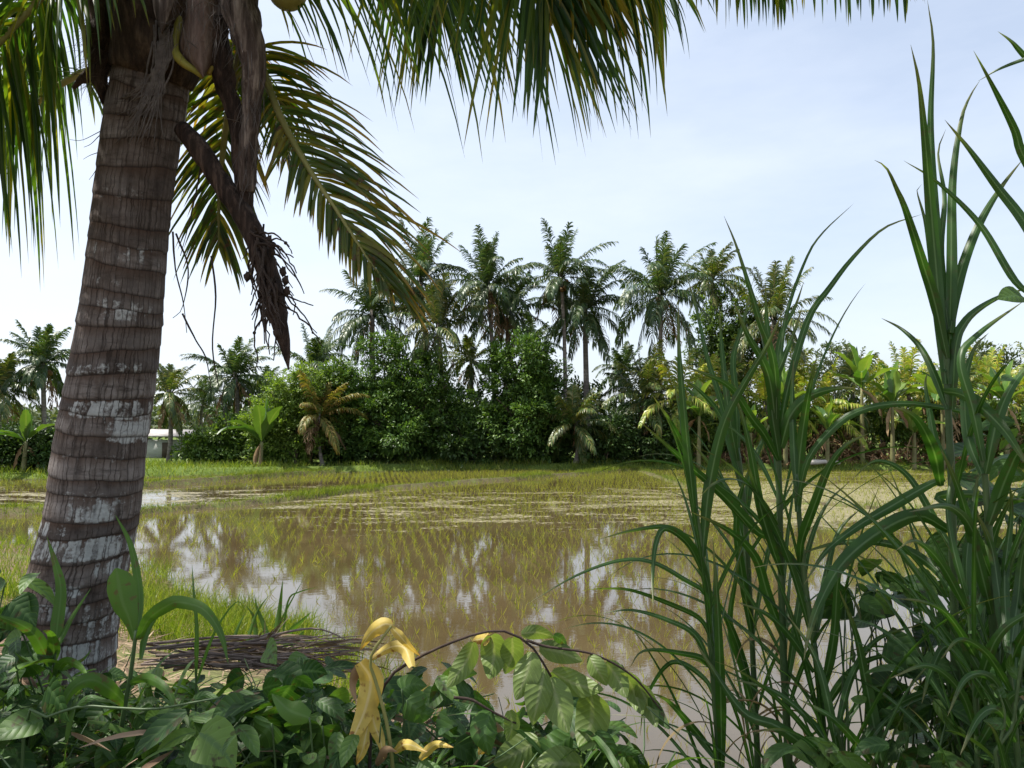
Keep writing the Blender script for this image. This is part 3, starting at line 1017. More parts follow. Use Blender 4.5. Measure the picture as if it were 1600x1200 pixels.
far_palm('slim coconut palm with yellowish fronds right of the near trunk', 264, 592, 42, 266, 2.3, 27, 20, mat='far_frond_warm', dead=5, r=.13)
far_palm('coconut palm with bristly crown between the slim palm and the light bush', 366, 568, 44, 368, 2.7, 28, 26, nuts=5, dead=6, r=.15)
far_palm('pale coconut palm far behind the bristly one', 318, 612, 62, 320, 2.9, 29, 20, dead=4, r=.14)
far_palm('pale far coconut palm beside the light bush', 412, 596, 60, 414, 2.7, 30, 20, dead=3, r=.14)
far_palm('young coconut palm with slim trunk and yellowing fronds before the dark hedge', 897, 640, 41.3, 899, 2.7, 31, 20, mat='far_frond_warm', dead=5, r=.13, upright=.5)
far_palm('young coconut palm with orange-brown fronds between the light bush and the dark round tree', 500, 626, 40.6, 506, 2.6, 32, 18, mat='orange_frond', dead=9, r=.1)
far_palm('low green palm at the right of the dark hedge, under the silvery palm', 1010, 600, 43, 1010, 2.9, 33, 20, mat='far_frond_warm', dead=5, r=.14, upright=.5)
# low yellow row at the right
row = [(1060, 606), (1108, 610), (1150, 585), (1196, 606), (1243, 588), (1286, 618), (1330, 596), (1372, 612), (1418, 592), (1452, 622), (1496, 600), (1546, 590), (1592, 612), (1640, 600)]
ords = ['first', 'second', 'third', 'fourth', 'fifth', 'sixth', 'seventh', 'eighth', 'ninth', 'tenth', 'eleventh', 'twelfth', 'thirteenth', 'fourteenth']
for i, (px, py) in enumerate(row):
    far_palm('young yellow-green coconut palm, %s from the left in the low sunlit row' % ords[i], px, py + (i * 37 % 17) - 4, 42.2 + (i * 7 % 5) * .9, px + 6, 3.1, 100 + i, 20, mat='yellow_frond' if i % 4 != 2 else 'far_frond_warm', dead=3, r=.15, upright=.6, name='young_coconut_palm', group='young palms in the low row at the right', N=36, wind=.05, lw=.09, leaflen=.8)

# ------------------------------------------------------------------ leafy trees and shrubs
def leafy(name, label, cat, blobs, Y, leaf, nl, mat, seed, trunk_r=.12, base_px=None, clump=.32, group=None, trunks=1, aspect=.5, shell=.62, depth=1.0, base_z=None, dens=2.3, lumps=True):
    """blobs: (px, py, rx_px, rz_px) ellipsoids of foliage seen at distance Y"""
    nl = int(nl * dens)
    g = np.random.default_rng(seed)
    bl = []
    for (px, py, rxp, rzp) in blobs:
        bl.append((at(px, Y), zat(py, Y), rxp / F * Y, rzp / F * Y))
    main = list(bl)
    if lumps:
        for (bx_, bz_, ra, rb) in main:
            for q in range(9):
                uu_ = nz(g.normal(0, 1, 3))
                f_ = g.uniform(.30, .5)
                bl.append((bx_ + uu_[0] * ra * .78, bz_ + uu_[2] * rb * .78, ra * f_, rb * f_, Y + uu_[1] * ra * .6))
    bpx = base_px if base_px is not None else blobs[0][0]
    x0 = at(bpx, Y)
    z0 = float(H(x0, Y)) if base_z is None else base_z
    th = thing(name, label, cat, (x0, Y, z0), group)
    area = np.array([b[2] * b[3] for b in bl])
    pr = area / area.sum()
    ml = MB()
    ncl = max(12, nl // 34)
    bi = g.choice(len(bl), ncl, p=pr)
    u = nz(g.normal(0, 1, (ncl, 3)))
    rad = np.where(g.random(ncl) < .75, g.uniform(shell, 1.06, ncl), g.uniform(.2, shell, ncl))
    cc = np.zeros((ncl, 3))
    for j, b in enumerate(bl):
        mk = bi == j
        cc[mk] = np.array([b[0], b[4] if len(b) > 4 else Y, b[1]]) + u[mk] * rad[mk][:, None] * np.array([b[2], b[2] * .85 * depth, b[3]])
    cs = clump * g.uniform(.55, 1.25, ncl)
    ci = g.integers(0, ncl, nl)
    p = cc[ci] + g.normal(0, 1, (nl, 3)) * cs[ci][:, None] * np.array([.6, .6, .42])
    p[:, 2] = np.maximum(p[:, 2], H(p[:, 0], p[:, 1]) + .03)
    outd = nz(u[ci] + np.array([0, 0, .15]) + g.normal(0, .55, (nl, 3)))
    nr = nz(np.array([0, 0, 1.0]) + u[ci] * .5 + g.normal(0, .5, (nl, 3)))
    ml.blades(p, outd, nr, leaf * g.uniform(.6, 1.25, nl), leaf * aspect * g.uniform(.7, 1.2, nl), g.uniform(.2, 1.2, nl), 2, 0, 'ovate')
    ml.build('crown', MAT[mat], th)
    mt = MB()
    for q in range(trunks):
        off = (q - (trunks - 1) / 2) * .35
        for j in range(len(main)):
            b = main[j]
            mid = np.array([(x0 + off) * .7 + b[0] * .3, Y, z0 + (b[1] - z0) * .45])
            end = np.array([b[0] + g.normal(0, .3) * b[2], Y + g.normal(0, .3), b[1] + b[3] * .35])
            pp = spline(np.array([[x0 + off, Y, z0 - .1], mid, end]), 9)
            mt.tube(pp, np.linspace(trunk_r, trunk_r * .2, 9), 7, rough=.1)
            for w in range(4):
                s = pp[4 + w]
                e = s + nz(g.normal(0, 1, 3) + np.array([0, 0, .6])) * b[2] * .7
                mt.tube(spline(np.array([s, (s + e) / 2 + g.normal(0, .08, 3), e]), 5), np.linspace(trunk_r * .35, trunk_r * .08, 5), 5)
    mt.build('trunk', MAT['bark'], th)
    return th


leafy('broadleaf_tree', 'big round dark green tree left of the hedge centre, lit on its left side', 'tree', [(592, 588, 58, 68), (650, 612, 62, 66), (548, 635, 42, 60), (620, 665, 85, 58), (698, 655, 48, 64)], 42.3, .21, 21000, 'dark_leaf', 201, .2, 640)
leafy('broadleaf_tree', 'dark round tree with dense crown right of the hedge centre', 'tree', [(815, 580, 54, 60), (856, 612, 42, 58), (782, 628, 44, 58), (820, 665, 72, 56)], 42.3, .21, 16000, 'dark_leaf', 202, .2, 815)
leafy('feathery_tree', 'light green feathery tree at the left of the dark round tree', 'tree', [(440, 625, 40, 38), (470, 600, 34, 32), (425, 660, 42, 40), (480, 655, 40, 45), (450, 690, 55, 36)], 40.9, .17, 11000, 'light_leaf', 203, .1, 462, clump=.26)
leafy('broadleaf_tree', 'leafy dark tree between the ruffled palm and the lone palm', 'tree', [(1140, 500, 48, 56), (1110, 530, 36, 50), (1170, 540, 36, 55), (1140, 590, 55, 60)], 47, .22, 8000, 'mid_leaf', 204, .15, 1140)
leafy('shrub', 'mid green leaning shrub filling the gap left of the dark round tree', 'shrub', [(525, 610, 26, 50), (530, 680, 40, 45)], 41.8, .22, 4500, 'mid_leaf', 205, .08, 530)
hedge = [
    ('dark shrub under the light feathery tree', 440, 700, 50, 34, 'mid_leaf'),
    ('dark hedge shrub below the left of the big round tree', 545, 700, 50, 40, 'shade_leaf'),
    ('dark hedge shrub below the centre of the big round tree', 625, 700, 52, 40, 'shade_leaf'),
    ('dark hedge shrub between the two round trees', 715, 695, 52, 44, 'shade_leaf'),
    ('dark hedge shrub below the right round tree', 800, 700, 52, 40, 'shade_leaf'),
    ('dark hedge shrub left of the young palm trunk', 862, 695, 40, 44, 'shade_leaf'),
    ('dark hedge shrub right of the young palm trunk', 945, 690, 48, 46, 'shade_leaf'),
    ('dark hedge shrub under the low green palm', 1015, 685, 48, 52, 'shade_leaf'),
    ('mid green shrub where the hedge meets the yellow palm row', 1085, 690, 46, 48, 'mid_leaf'),
    ('low shrub at the foot of the slim yellowish palm', 300, 700, 26, 20, 'mid_leaf'),
    ('grey-green shrub left of the light feathery tree', 352, 690, 40, 34, 'mid_leaf'),
    ('dark bush at the left picture edge', 18, 712, 46, 40, 'shade_leaf'),
    ('dark bush against the left side of the near trunk', 88, 715, 40, 38, 'shade_leaf'),
]
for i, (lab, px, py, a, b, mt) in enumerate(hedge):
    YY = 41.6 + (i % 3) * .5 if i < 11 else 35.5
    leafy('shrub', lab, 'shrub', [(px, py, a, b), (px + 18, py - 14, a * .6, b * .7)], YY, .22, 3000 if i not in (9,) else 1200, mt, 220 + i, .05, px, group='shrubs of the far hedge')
# second row to close the hedge
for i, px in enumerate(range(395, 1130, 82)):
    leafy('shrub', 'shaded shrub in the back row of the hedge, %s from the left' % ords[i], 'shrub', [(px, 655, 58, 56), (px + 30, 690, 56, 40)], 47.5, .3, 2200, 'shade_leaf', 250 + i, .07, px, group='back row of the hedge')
leafy('albizia_tree', 'thin airy tree rising far behind the yellow palm row', 'tree', [(1300, 552, 34, 14), (1330, 575, 44, 12), (1285, 585, 40, 14)], 80, .35, 1500, 'far_leaf', 271, .16, 1310, clump=.5)
leafy('albizia_tree', 'pale airy tree at the far right behind the tall grass', 'tree', [(1520, 555, 50, 20), (1570, 575, 60, 22), (1490, 585, 50, 20)], 85, .4, 2600, 'far_leaf', 272, .2, 1535, clump=.6)
leafy('dry_shrub', 'brown withered shrub under the middle of the yellow palm row', 'shrub', [(1330, 700, 60, 30), (1260, 695, 50, 34)], 42.6, .3, 1000, 'dead_frond', 273, .04, 1300, aspect=.25)
leafy('dry_shrub', 'brown withered shrub under the right end of the yellow palm row', 'shrub', [(1460, 700, 60, 30), (1540, 700, 60, 30)], 42.6, .3, 1000, 'dead_frond', 274, .04, 1500, aspect=.25)
leafy('dry_shrub', 'brown withered shrub at the left of the yellow palm row', 'shrub', [(1180, 700, 50, 30), (1120, 705, 40, 24)], 42.6, .3, 800, 'dead_frond', 275, .04, 1150, aspect=.25)

for i, (px, b) in enumerate([(1130, 24), (1215, 30), (1290, 26), (1375, 32), (1450, 28), (1530, 32), (1610, 30)]):
    leafy('shrub', 'sunlit green shrub at the foot of the low yellow palm row, %s from the left' % ords[i], 'shrub', [(px, 690, 44, b), (px + 20, 655, 40, b)], 43.2, .3, 1500, 'mid_leaf', 280 + i, .05, px, group='shrubs under the low palm row', aspect=.4)
for i, (px, b) in enumerate([(1150, 16), (1230, 20), (1310, 18), (1390, 22), (1480, 20), (1570, 20)]):
    leafy('dry_shrub', 'fallen brown banana leaves below the yellow palm row, %s from the left' % ords[i], 'dry leaves', [(px, 716, 40, b * .7)], 41.6, .42, 260, 'dead_frond', 290 + i, .03, px, group='dry leaves under the low palm row', aspect=.2)
# far-off wood closing the horizon
g = np.random.default_rng(300)
ml = MB()
for (xa, xb, Y0, hh, n) in ((-75, 75, 84, 4.2, 16000), (-130, 130, 135, 6.0, 9000)):
    x = g.uniform(xa, xb, n)
    top = hh * (.45 + .9 * fbm(x * .11, 0 * x + Y0, 55))
    z = .2 + top * np.sqrt(g.random(n))
    p = np.column_stack([x, Y0 + g.normal(0, 2.0, n), z])
    ml.blades(p, nz(g.normal(0, 1, (n, 3)) + [0, 0, .3]), nz(g.normal(0, .6, (n, 3)) + [0, -.3, 1]), g.uniform(.5, 1.0, n) * Y0 / 84, g.uniform(.25, .5, n) * Y0 / 84, .6, 2, 0, 'ovate')
tag(ml.build('distant_woods', MAT['far_leaf']), 'pale distant trees closing the horizon behind the palms', 'woods', kind='stuff')

# ------------------------------------------------------------------ bananas
def banana(label, px, py, Y, seed, size=1.9, n=8, mat='banana', stem_top=None, group='banana plants', dead=2):
    g = np.random.default_rng(seed)
    x = at(px, Y)
    z0 = float(H(x, Y))
    zt = zat(py, Y)
    th = thing('banana_plant', label, 'banana plant', (x, Y, z0), group)
    ms = MB()
    ms.tube(spline(np.array([[x, Y, z0 - .1], [x + .05, Y, (z0 + zt) / 2], [x + .08, Y, zt]]), 8), np.linspace(.14, .07, 8), 8)
    ms.build('stem', MAT['banana_stem'], th, smooth=True)
    ml = MB()
    for i in range(n):
        az = i * 2.4 + g.normal(0, .3)
        el = math.radians(np.interp(i / n, [0, .4, 1], [84, 60, 28]) + g.normal(0, 6))
        pa = arc_path(np.array([x + .08, Y, zt - .05]), az, el, size * g.uniform(.85, 1.15), g.uniform(.9, 1.7) * (.5 if i == 0 else 1), 16)
        t = np.linspace(0, 1, 16)
        T = nz(np.gradient(pa, axis=0))
        side = np.cross(T, np.array([0, 0, 1.0]) + .3 * np.array([math.cos(az), math.sin(az), 0]))
        side = nz(side + g.normal(0, .15, 3))
        ml.ribbon(pa, .5 * size / 1.9 * PROF['banana'](t) * (1 + .1 * g.normal(0, 1, 16)), side, .22, .06, g)
    ml.build('leaves', MAT[mat], th)
    if dead:
        md = MB()
        for i in range(dead):
            az = g.uniform(0, 6.28)
            pa = arc_path(np.array([x, Y, zt - .1]), az, math.radians(g.uniform(-60, -20)), size * g.uniform(.6, .9), 2.6, 9)
            t = np.linspace(0, 1, 9)
            md.ribbon(pa, .22 * PROF['banana'](t), nz(g.normal(0, 1, (1, 3))) + np.zeros((9, 3)), .3, .2, g)
        md.build('dead_leaves', MAT['dead_frond'], th)
    return th


bananas = [
    ('banana plant with broad upright leaves left of the near trunk', 40, 690, 34.5, 1.7),
    ('banana plant with long arching leaf before the light feathery tree', 408, 690, 39.4, 2.5),
    ('banana plant low at the left end of the yellow row', 1090, 650, 40.6, 2.2),
    ('banana plant between the lone palm and the airy tree, broad pale leaves', 1225, 630, 40.6, 2.5),
    ('banana plant with one tall rolled leaf in the middle of the yellow row', 1345, 606, 40.8, 2.6),
    ('banana plant just right of the one with the tall rolled leaf', 1392, 632, 40.4, 2.4),
    ('banana plant behind the top of the right tall grass stalk', 1470, 630, 40.6, 2.4),
    ('banana plant near the right picture edge', 1570, 630, 40.6, 2.5),
    ('small banana plant at the foot of the yellow row centre', 1290, 672, 40.3, 1.8),
    ('small banana plant at the foot of the yellow row, left of its centre', 1170, 676, 40.4, 1.8),
    ('small leaning banana plant at the foot of the yellow row behind the tall grass', 1425, 676, 40.3, 1.8),
]
for i, (lab, px, py, Y, sz) in enumerate(bananas):
    banana(lab, px, py, Y, 320 + i, sz, 8, 'banana' if i > 1 else 'banana_dark')

# ------------------------------------------------------------------ hut
hx, hy = at(258, 50), 50
hz = float(H(hx, hy))
th = thing('field_hut', 'small whitewashed hut with grey sheet roof just right of the near trunk', 'hut', (hx, hy, hz))
mb = MB()
mb.box((hx - 1.15, hy - 1, hz - .2), (hx + 1.0, hy + 1, hz + 1.15))
mb.build('wall', MAT['wall'], th)
mb = MB()
zz = hz + 1.45
mb.add([(hx - 1.5, hy - 1.4, zz - .05), (hx + 1.9, hy - 1.4, zz - .1), (hx + 1.9, hy + 1.3, zz + .3), (hx - 1.5, hy + 1.3, zz + .35),
        (hx - 1.5, hy - 1.4, zz + .02), (hx + 1.9, hy - 1.4, zz - .03), (hx + 1.9, hy + 1.3, zz + .37), (hx - 1.5, hy + 1.3, zz + .42)],
       [(0, 3, 2, 1), (4, 5, 6, 7), (0, 1, 5, 4), (1, 2, 6, 5), (2, 3, 7, 6), (3, 0, 4, 7)])
rf = mb.build('roof', MAT['roof'], th)
mb = MB()
for sx in (-1.3, 1.7):
    mb.tube(np.array([[hx + sx, hy - 1.25, hz - .1], [hx + sx, hy - 1.25, zz - .06]]), .05, 6)
mb.build('post', MAT['bark'], th)
mb = MB()
mb.box((hx + .35, hy - 1.03, hz), (hx + .85, hy - .99, hz + 1.0))
mb.build('door', MAT['door'], th)

lx, ly = at(1290, 40.2), 40.2
mb = MB()
mb.tube(spline(np.array([[lx - .9, ly, .42], [lx, ly + .1, .45], [lx + .7, ly, .40]]), 9), np.linspace(.14, .1, 9), 9, rough=.15)
tag(mb.build('fallen_log', MAT['log'], loc=(lx, ly, .3), smooth=True), 'short pale log lying at the far field edge under the yellow palms', 'log')

# ------------------------------------------------------------------ the near coconut palm
PD = 2.75
tr = [(-200, 272, 112), (-60, 262, 118), (60, 248, 122), (130, 236, 128), (200, 223, 130), (300, 209, 126), (400, 199, 129), (516, 187, 139), (617, 171, 147), (700, 156, 153), (800, 147, 156), (900, 121, 166), (1000, 102, 172), (1060, 92, 184), (1130, 80, 215), (1190, 74, 260)]
tr = np.array(tr, float)
ys = np.linspace(1180, -200, 640)
cxs = np.interp(ys, tr[:, 0], tr[:, 1])
cxs = np.convolve(np.pad(cxs, 20, 'edge'), np.ones(41) / 41, 'valid')
wds = np.interp(ys, tr[:, 0], tr[:, 2])
wds = np.convolve(np.pad(wds, 20, 'edge'), np.ones(41) / 41, 'valid')
cen = np.array([P(a, b, PD) for a, b in zip(cxs, ys)])
rad0 = wds / 2 / F * PD / np.sqrt(1 + ((cxs - 800) / F) ** 2) * .985
NTH = 96
thv = np.linspace(0, 2 * PI, NTH, endpoint=False)
# ring coordinate: irregular spacing
g = np.random.default_rng(401)
ringpx = [1180]
while ringpx[-1] > -230:
    yy = ringpx[-1]
    ringpx.append(yy - np.interp(yy, [-100, 200, 400, 700, 1000, 1200], [28, 34, 35, 33, 27, 24]) * g.uniform(.65, 1.35))
ringpx = np.array(ringpx)
tiltA = g.uniform(4, 15, 80)
tiltP = np.cumsum(g.normal(0, .55, 80)) + 2.0
base_tilt = np.interp(ys, [0, 300, 700, 1000], [16, 15, 10, 6])
ii = np.interp(ys, ringpx[::-1], np.arange(len(ringpx))[::-1])
yeff = ys[:, None] + base_tilt[:, None] * np.sin(thv[None] - .55 + .6 * np.sin(ii[:, None] * .7)) + 14 * (fbm(thv[None] / (2 * PI) * 6 + 0 * ys[:, None], ys[:, None] * .02, 8) - .45)
# close the noise seam at the back of the trunk
q = np.interp(yeff, ringpx[::-1], np.arange(len(ringpx), dtype=float)[::-1])
fr = q - np.floor(q)
ringh = _h(np.floor(q), np.floor(q) * 0 + 1, 3)
saw = np.where(fr < .12, fr / .12, 1 - (fr - .12) / .88)
rr = rad0[:, None] * (1 + .024 * (saw - .5) * (.5 + ringh) + .02 * (fbm(thv[None] * 3, ys[:, None] * .03, 14) - .45) + .015 * (ringh - .5))
e1 = np.array([1.0, 0, 0])
e2 = np.array([0, 1.0, 0])
V = cen[:, None] + (e1 * np.cos(thv)[None, :, None] + e2 * np.sin(thv)[None, :, None]) * rr[:, :, None]
# lichen mask from boxes: (y0, y1, x0, x1, strength) seen on the camera side
boxes = [(383, 410, 150, 262, .32), (470, 500, 165, 255, .36), (505, 520, 130, 180, .25), (566, 584, 130, 248, .42), (622, 648, 135, 244, .72), (650, 684, 198, 244, 1.0), (758, 778, 135, 222, .6), (774, 803, 140, 206, 1.0), (806, 822, 70, 148, .8), (829, 861, 58, 214, .95), (868, 890, 186, 212, .8), (898, 913, 120, 170, .95), (924, 946, 78, 152, .85), (948, 974, 40, 80, .7), (930, 985, 165, 200, .55), (989, 1021, 86, 190, 1.0), (1024, 1060, 150, 190, .85), (700, 712, 120, 220, .3), (440, 452, 140, 240, .25), (300, 318, 150, 270, .22)]
pxs = cxs[:, None] + np.cos(thv)[None] * wds[:, None] / 2
front = (np.sin(thv) < 0.25)[None] * np.ones_like(pxs)
yl = ys[:, None] + .75 * (yeff - ys[:, None])
lich = np.zeros_like(pxs)
for (a, b, c, d, s) in boxes:
    mk = np.clip((yl - a) / 5 + .5, 0, 1) * np.clip((b - yl) / 5 + .5, 0, 1) * np.clip((pxs - c) / 12 + .5, 0, 1) * np.clip((d - pxs) / 12 + .5, 0, 1)
    lich = np.maximum(lich, mk * s * (.55 + .75 * fbm(pxs * .035, yl * .05, int(a)) ))
back = .9 * (vnoise(thv[None] * 2 + 0 * pxs, np.floor(q) * .9, 41) > .66)
lich = np.where(front > 0, lich, back)
vi = np.arange(V.shape[0] * NTH).reshape(-1, NTH)
vj = np.roll(vi, -1, axis=1)
Q = np.stack([vi[:-1], vj[:-1], vj[1:], vi[1:]], -1)
# duplicate seam for UV: rotate so the seam faces away (+Y); u from atan measured from the back
uu = ((thv - PI / 2) % (2 * PI)) / (2 * PI)
base_pt = P(88, 1120, PD)
near_palm = thing('coconut_palm', 'big near coconut palm with ringed lichen-patched trunk and overhanging fronds', 'palm tree', base_pt)
mb = MB()
mb.add(V.reshape(-1, 3), Q.reshape(-1, 4), np.stack([np.broadcast_to(uu[None], q.shape), q], -1).reshape(-1, 2), lich.reshape(-1))
mb.build('trunk', MAT['trunk'], near_palm, smooth=True, attr='lichen')

CR = P(285, -130, PD + .05)
# fibrous crown heart
mb = MB()
hp = np.array([P(236, 122, PD + .0), P(244, 80, PD - .015), P(258, 20, PD - .02), P(275, -80, PD + .03), P(290, -220, PD + .08), P(300, -360, PD + .1)])
mb.tube(spline(hp, 40), np.interp(np.linspace(0, 1, 40), [0, .12, .3, .6, 1], [.138, .162, .19, .20, .06]), 40, rough=.10, seed=5)
mb.build('crown_heart', MAT['fiber'], near_palm, smooth=True)


def shell(poly_l, poly_r, d0, bulge, nn=12):
    """curved plate between two pixel outlines with bulge towards the viewer and real thickness"""
    a = spline(np.array(poly_l, float), 24)
    b = spline(np.array(poly_r, float), 24)
    m = MB()
    for off in (0, .015):
        V = np.zeros((24, nn, 3))
        for j in range(nn):
            t = j / (nn - 1)
            c = a * (1 - t) + b * t
            for i in range(24):
                V[i, j] = P(c[i, 0], c[i, 1], d0 - bulge * math.sin(PI * t) + off)
        vi = np.arange(24 * nn).reshape(24, nn)
        m.add(V.reshape(-1, 3), np.stack([vi[:-1, :-1], vi[:-1, 1:], vi[1:, 1:], vi[1:, :-1]], -1).reshape(-1, 4))
    return m


m = shell([(288, -90), (284, -10), (280, 40), (274, 72), (286, 95), (318, 121)], [(345, -90), (348, -10), (347, 40), (342, 75), (333, 100), (318, 122)], PD - .10, .09)
sh = m.build('leaf_sheath', MAT['sheath_pink'], near_palm, smooth=True)
mb = MB()
mb.tube(spline(np.array([P(292, -90, PD - .12), P(287, -10, PD - .13), P(279, 35, PD - .135), P(272, 74, PD - .14), P(284, 96, PD - .15), P(304, 110, PD - .15), P(318, 121, PD - .13)]), 30), np.interp(np.linspace(0, 1, 30), [0, .5, .8, 1], [.012, .013, .017, .008]), 10)
mb.tube(spline(np.array([P(350, -90, PD - .08), P(350, 0, PD - .08), P(347, 50, PD - .09), P(340, 85, PD - .1), P(326, 116, PD - .12)]), 30), np.linspace(.009, .008, 30), 10)
mb.build('sheath_edge', MAT['sheath_edge'], sh, smooth=True)
m = shell([(238, -60), (238, 0), (244, 30), (252, 52)], [(284, -60), (278, 0), (268, 30), (253, 54)], PD - .21, .03)
m.build('leaf_sheath', MAT['sheath_grey'], near_palm, smooth=True)

# dark fibre mat at the left of the crown
g = np.random.default_rng(410)
mb = MB()
mb.tube(spline(np.array([P(172, -60, PD - .03), P(160, 20, PD - .03), P(158, 70, PD - .04), P(156, 115, PD - .05), P(162, 162, PD - .05)]), 22), np.interp(np.linspace(0, 1, 22), [0, .4, .75, 1], [.06, .05, .038, .008]), 18, rough=.5, seed=8)
mb.tube(spline(np.array([P(165, 85, PD - .04), P(142, 112, PD - .05), P(114, 138, PD - .05)]), 12), np.linspace(.04, .006, 12), 12, rough=.5, seed=9)
n = 420
b = np.array([P(g.uniform(138, 176), g.uniform(20, 130), PD - .05 + g.normal(0, .05)) for _ in range(n)])
d = g.normal(0, .8, (n, 3)) + np.array([-.5, 0, -.9])
mb.blades(b, d, g.normal(0, 1, (n, 3)), g.uniform(.04, .13, n), .0022, 1.2, 3, 0, 'grass')
mb.build('fibre_mat', MAT['fiber'], near_palm)

# grey fibre strands streaming down the trunk
mb = MB()
for i in range(46):
    x0 = 256 + g.normal(0, 6)
    xe = g.uniform(178, 262)
    ye = g.uniform(150, 235)
    t = [(x0, 30 + g.uniform(0, 40)), (x0 + g.normal(0, 4) - 2, 95 + g.normal(0, 6)), ((x0 + xe) / 2 + g.normal(0, 6), 120 + (ye - 120) * .5), (xe, ye)]
    c = spline(np.array(t), 18)
    off = []
    for (a, bb) in c:
        cx = np.interp(bb, tr[:, 0], tr[:, 1])
        wd = np.interp(bb, tr[:, 0], tr[:, 2]) / 2
        s = np.clip((a - cx) / wd, -.97, .97)
        off.append(P(a, bb, PD - .003 - wd / F * PD * math.sqrt(1 - s * s) * 1.05 - .012))
    mb.tube(np.array(off) + g.normal(0, .0012, (18, 3)), np.linspace(.0042, .0015, 18), 5)
mb.build('fibre_strands', MAT['grey_strand'], near_palm)
mb = MB()
for (a, b, c) in [((157, 205), (128, 219), (109, 218)), ((155, 212), (142, 225), (131, 230)), ((154, 238), (140, 243), (130, 249)), ((152, 262), (146, 272), (139, 281))]:
    mb.tube(np.array([P(*q_, PD - .03) for q_ in spline(np.array([a, b, c], float), 8)]), np.linspace(.002, .0008, 8), 4)
mb.build('root_hairs', MAT['strand'], near_palm)

# hanging dead petiole (grey) and boat-shaped spathe with flower strands
mb = MB()
pp = np.array([P(362, -40, PD - .1), P(376, 20, PD - .14), P(393, 75, PD - .16), P(397, 120, PD - .16), P(392, 190, PD - .15), P(387, 262, PD - .14), P(385, 300, PD - .14)])
mb.tube(spline(pp, 30), np.interp(np.linspace(0, 1, 30), [0, .3, .6, 1], [.075, .055, .034, .028]), 16, rough=.18, seed=3)
mb.build('dead_petiole', MAT['sheath_grey'], near_palm, smooth=True)
mb = MB()
pp = np.array([P(385, 270, PD - .13), P(383, 330, PD - .12), P(388, 365, PD - .1)])
mb.tube(spline(pp, 10), np.linspace(.03, .02, 10), 12, rough=.2)
mb.tube(spline(np.array([P(330, 30, PD - .12), P(352, 130, PD - .08), P(372, 200, PD - .06), P(376, 300, PD - .05)]), 24), np.interp(np.linspace(0, 1, 24), [0, .5, 1], [.05, .035, .02]), 12, rough=.3, seed=6)
mb.build('dead_petiole', MAT['spathe'], near_palm, smooth=True)
g = np.random.default_rng(433)
mb = MB()
n = 260
t = g.random(n)
fx = np.interp(t, [0, .4, .7, 1], [350, 392, 394, 388]) + g.normal(0, 9, n)
fy = np.interp(t, [0, .4, .7, 1], [0, 90, 190, 300]) + g.normal(0, 10, n)
b = np.array([P(a_, b_, PD - .17 + g.normal(0, .02)) for a_, b_ in zip(fx, fy)])
mb.blades(b, g.normal(0, .35, (n, 3)) + np.array([0, 0, -1.0]), g.normal(0, 1, (n, 3)), g.uniform(.04, .16, n), g.uniform(.0015, .004, n), .3, 4, 0, 'grass', curl=.3)
n = 160
b = np.array([P(g.uniform(262, 350), g.uniform(-20, 70), PD - .24 + g.normal(0, .03)) for _ in range(n)])
mb.blades(b, g.normal(0, .5, (n, 3)) + np.array([0, 0, -1.0]), g.normal(0, 1, (n, 3)), g.uniform(.04, .13, n), g.uniform(.0012, .003, n), .3, 4, 0, 'grass', curl=.4)
mb.build('frayed_fibres', MAT['grey_strand'], near_palm)
mb = MB()
pp = np.array([P(284, 200, PD - .06), P(316, 240, PD - .1), P(352, 295, PD - .13), P(388, 350, PD - .15), P(412, 410, PD - .16), P(432, 480, PD - .16), P(446, 545, PD - .16), P(451, 578, PD - .16)])
mb.tube(spline(pp, 48), np.interp(np.linspace(0, 1, 48), [0, .1, .3, .5, .62, .8, .93, 1], [.028, .036, .034, .036, .040, .032, .015, .002]), 20, rough=.14, seed=12)
spa = mb.build('spathe', MAT['spathe'], near_palm, smooth=True)
mb = MB()
g = np.random.default_rng(415)
def wig(p0, p1, sag, n=12, amp=4):
    c = spline(np.array([p0, ((p0[0] + p1[0]) / 2 + g.normal(0, amp * 2), (p0[1] + p1[1]) / 2 + sag), p1], float), n)
    return c + np.column_stack([g.normal(0, amp * .3, n), g.normal(0, amp * .3, n)])
for i in range(62):
    t = g.random() ** .8
    sx, sy = np.interp(t, [0, .5, 1], [392, 408, 430]), np.interp(t, [0, .5, 1], [352, 400, 470])
    r = g.random()
    if r < .4:
        ex, ey = sx + g.uniform(18, 85), sy + g.uniform(10, 85)
    elif r < .55:
        ex, ey = sx - g.uniform(5, 30), sy + g.uniform(30, 110)
    else:
        ex, ey = sx + g.uniform(-8, 30), sy + g.uniform(50, 140)
    c = wig((sx + g.normal(0, 5), sy), (ex, ey), g.uniform(-18, 4))
    d0 = PD - .2 + g.normal(0, .04)
    d1 = d0 + g.normal(0, .1)
    pts = np.array([P(a, b, d0 + (d1 - d0) * j / 11) for j, (a, b) in enumerate(c)])
    mb.tube(pts, np.linspace(.0045, .0018, 12), 5, rough=.3, seed=i)
    if g.random() < .35:
        mb.ball(pts[g.integers(2, 9)], g.uniform(.004, .008), 6)
for (a, b) in [(386, 432), (442, 424), (446, 438), (425, 393), (420, 375), (432, 520), (448, 455)]:
    mb.ball(P(a, b, PD - .2), .011, 8, (1, 1, 1.4), rough=.5)
mb.build('flower_strands', MAT['strand'], spa)
mb = MB()
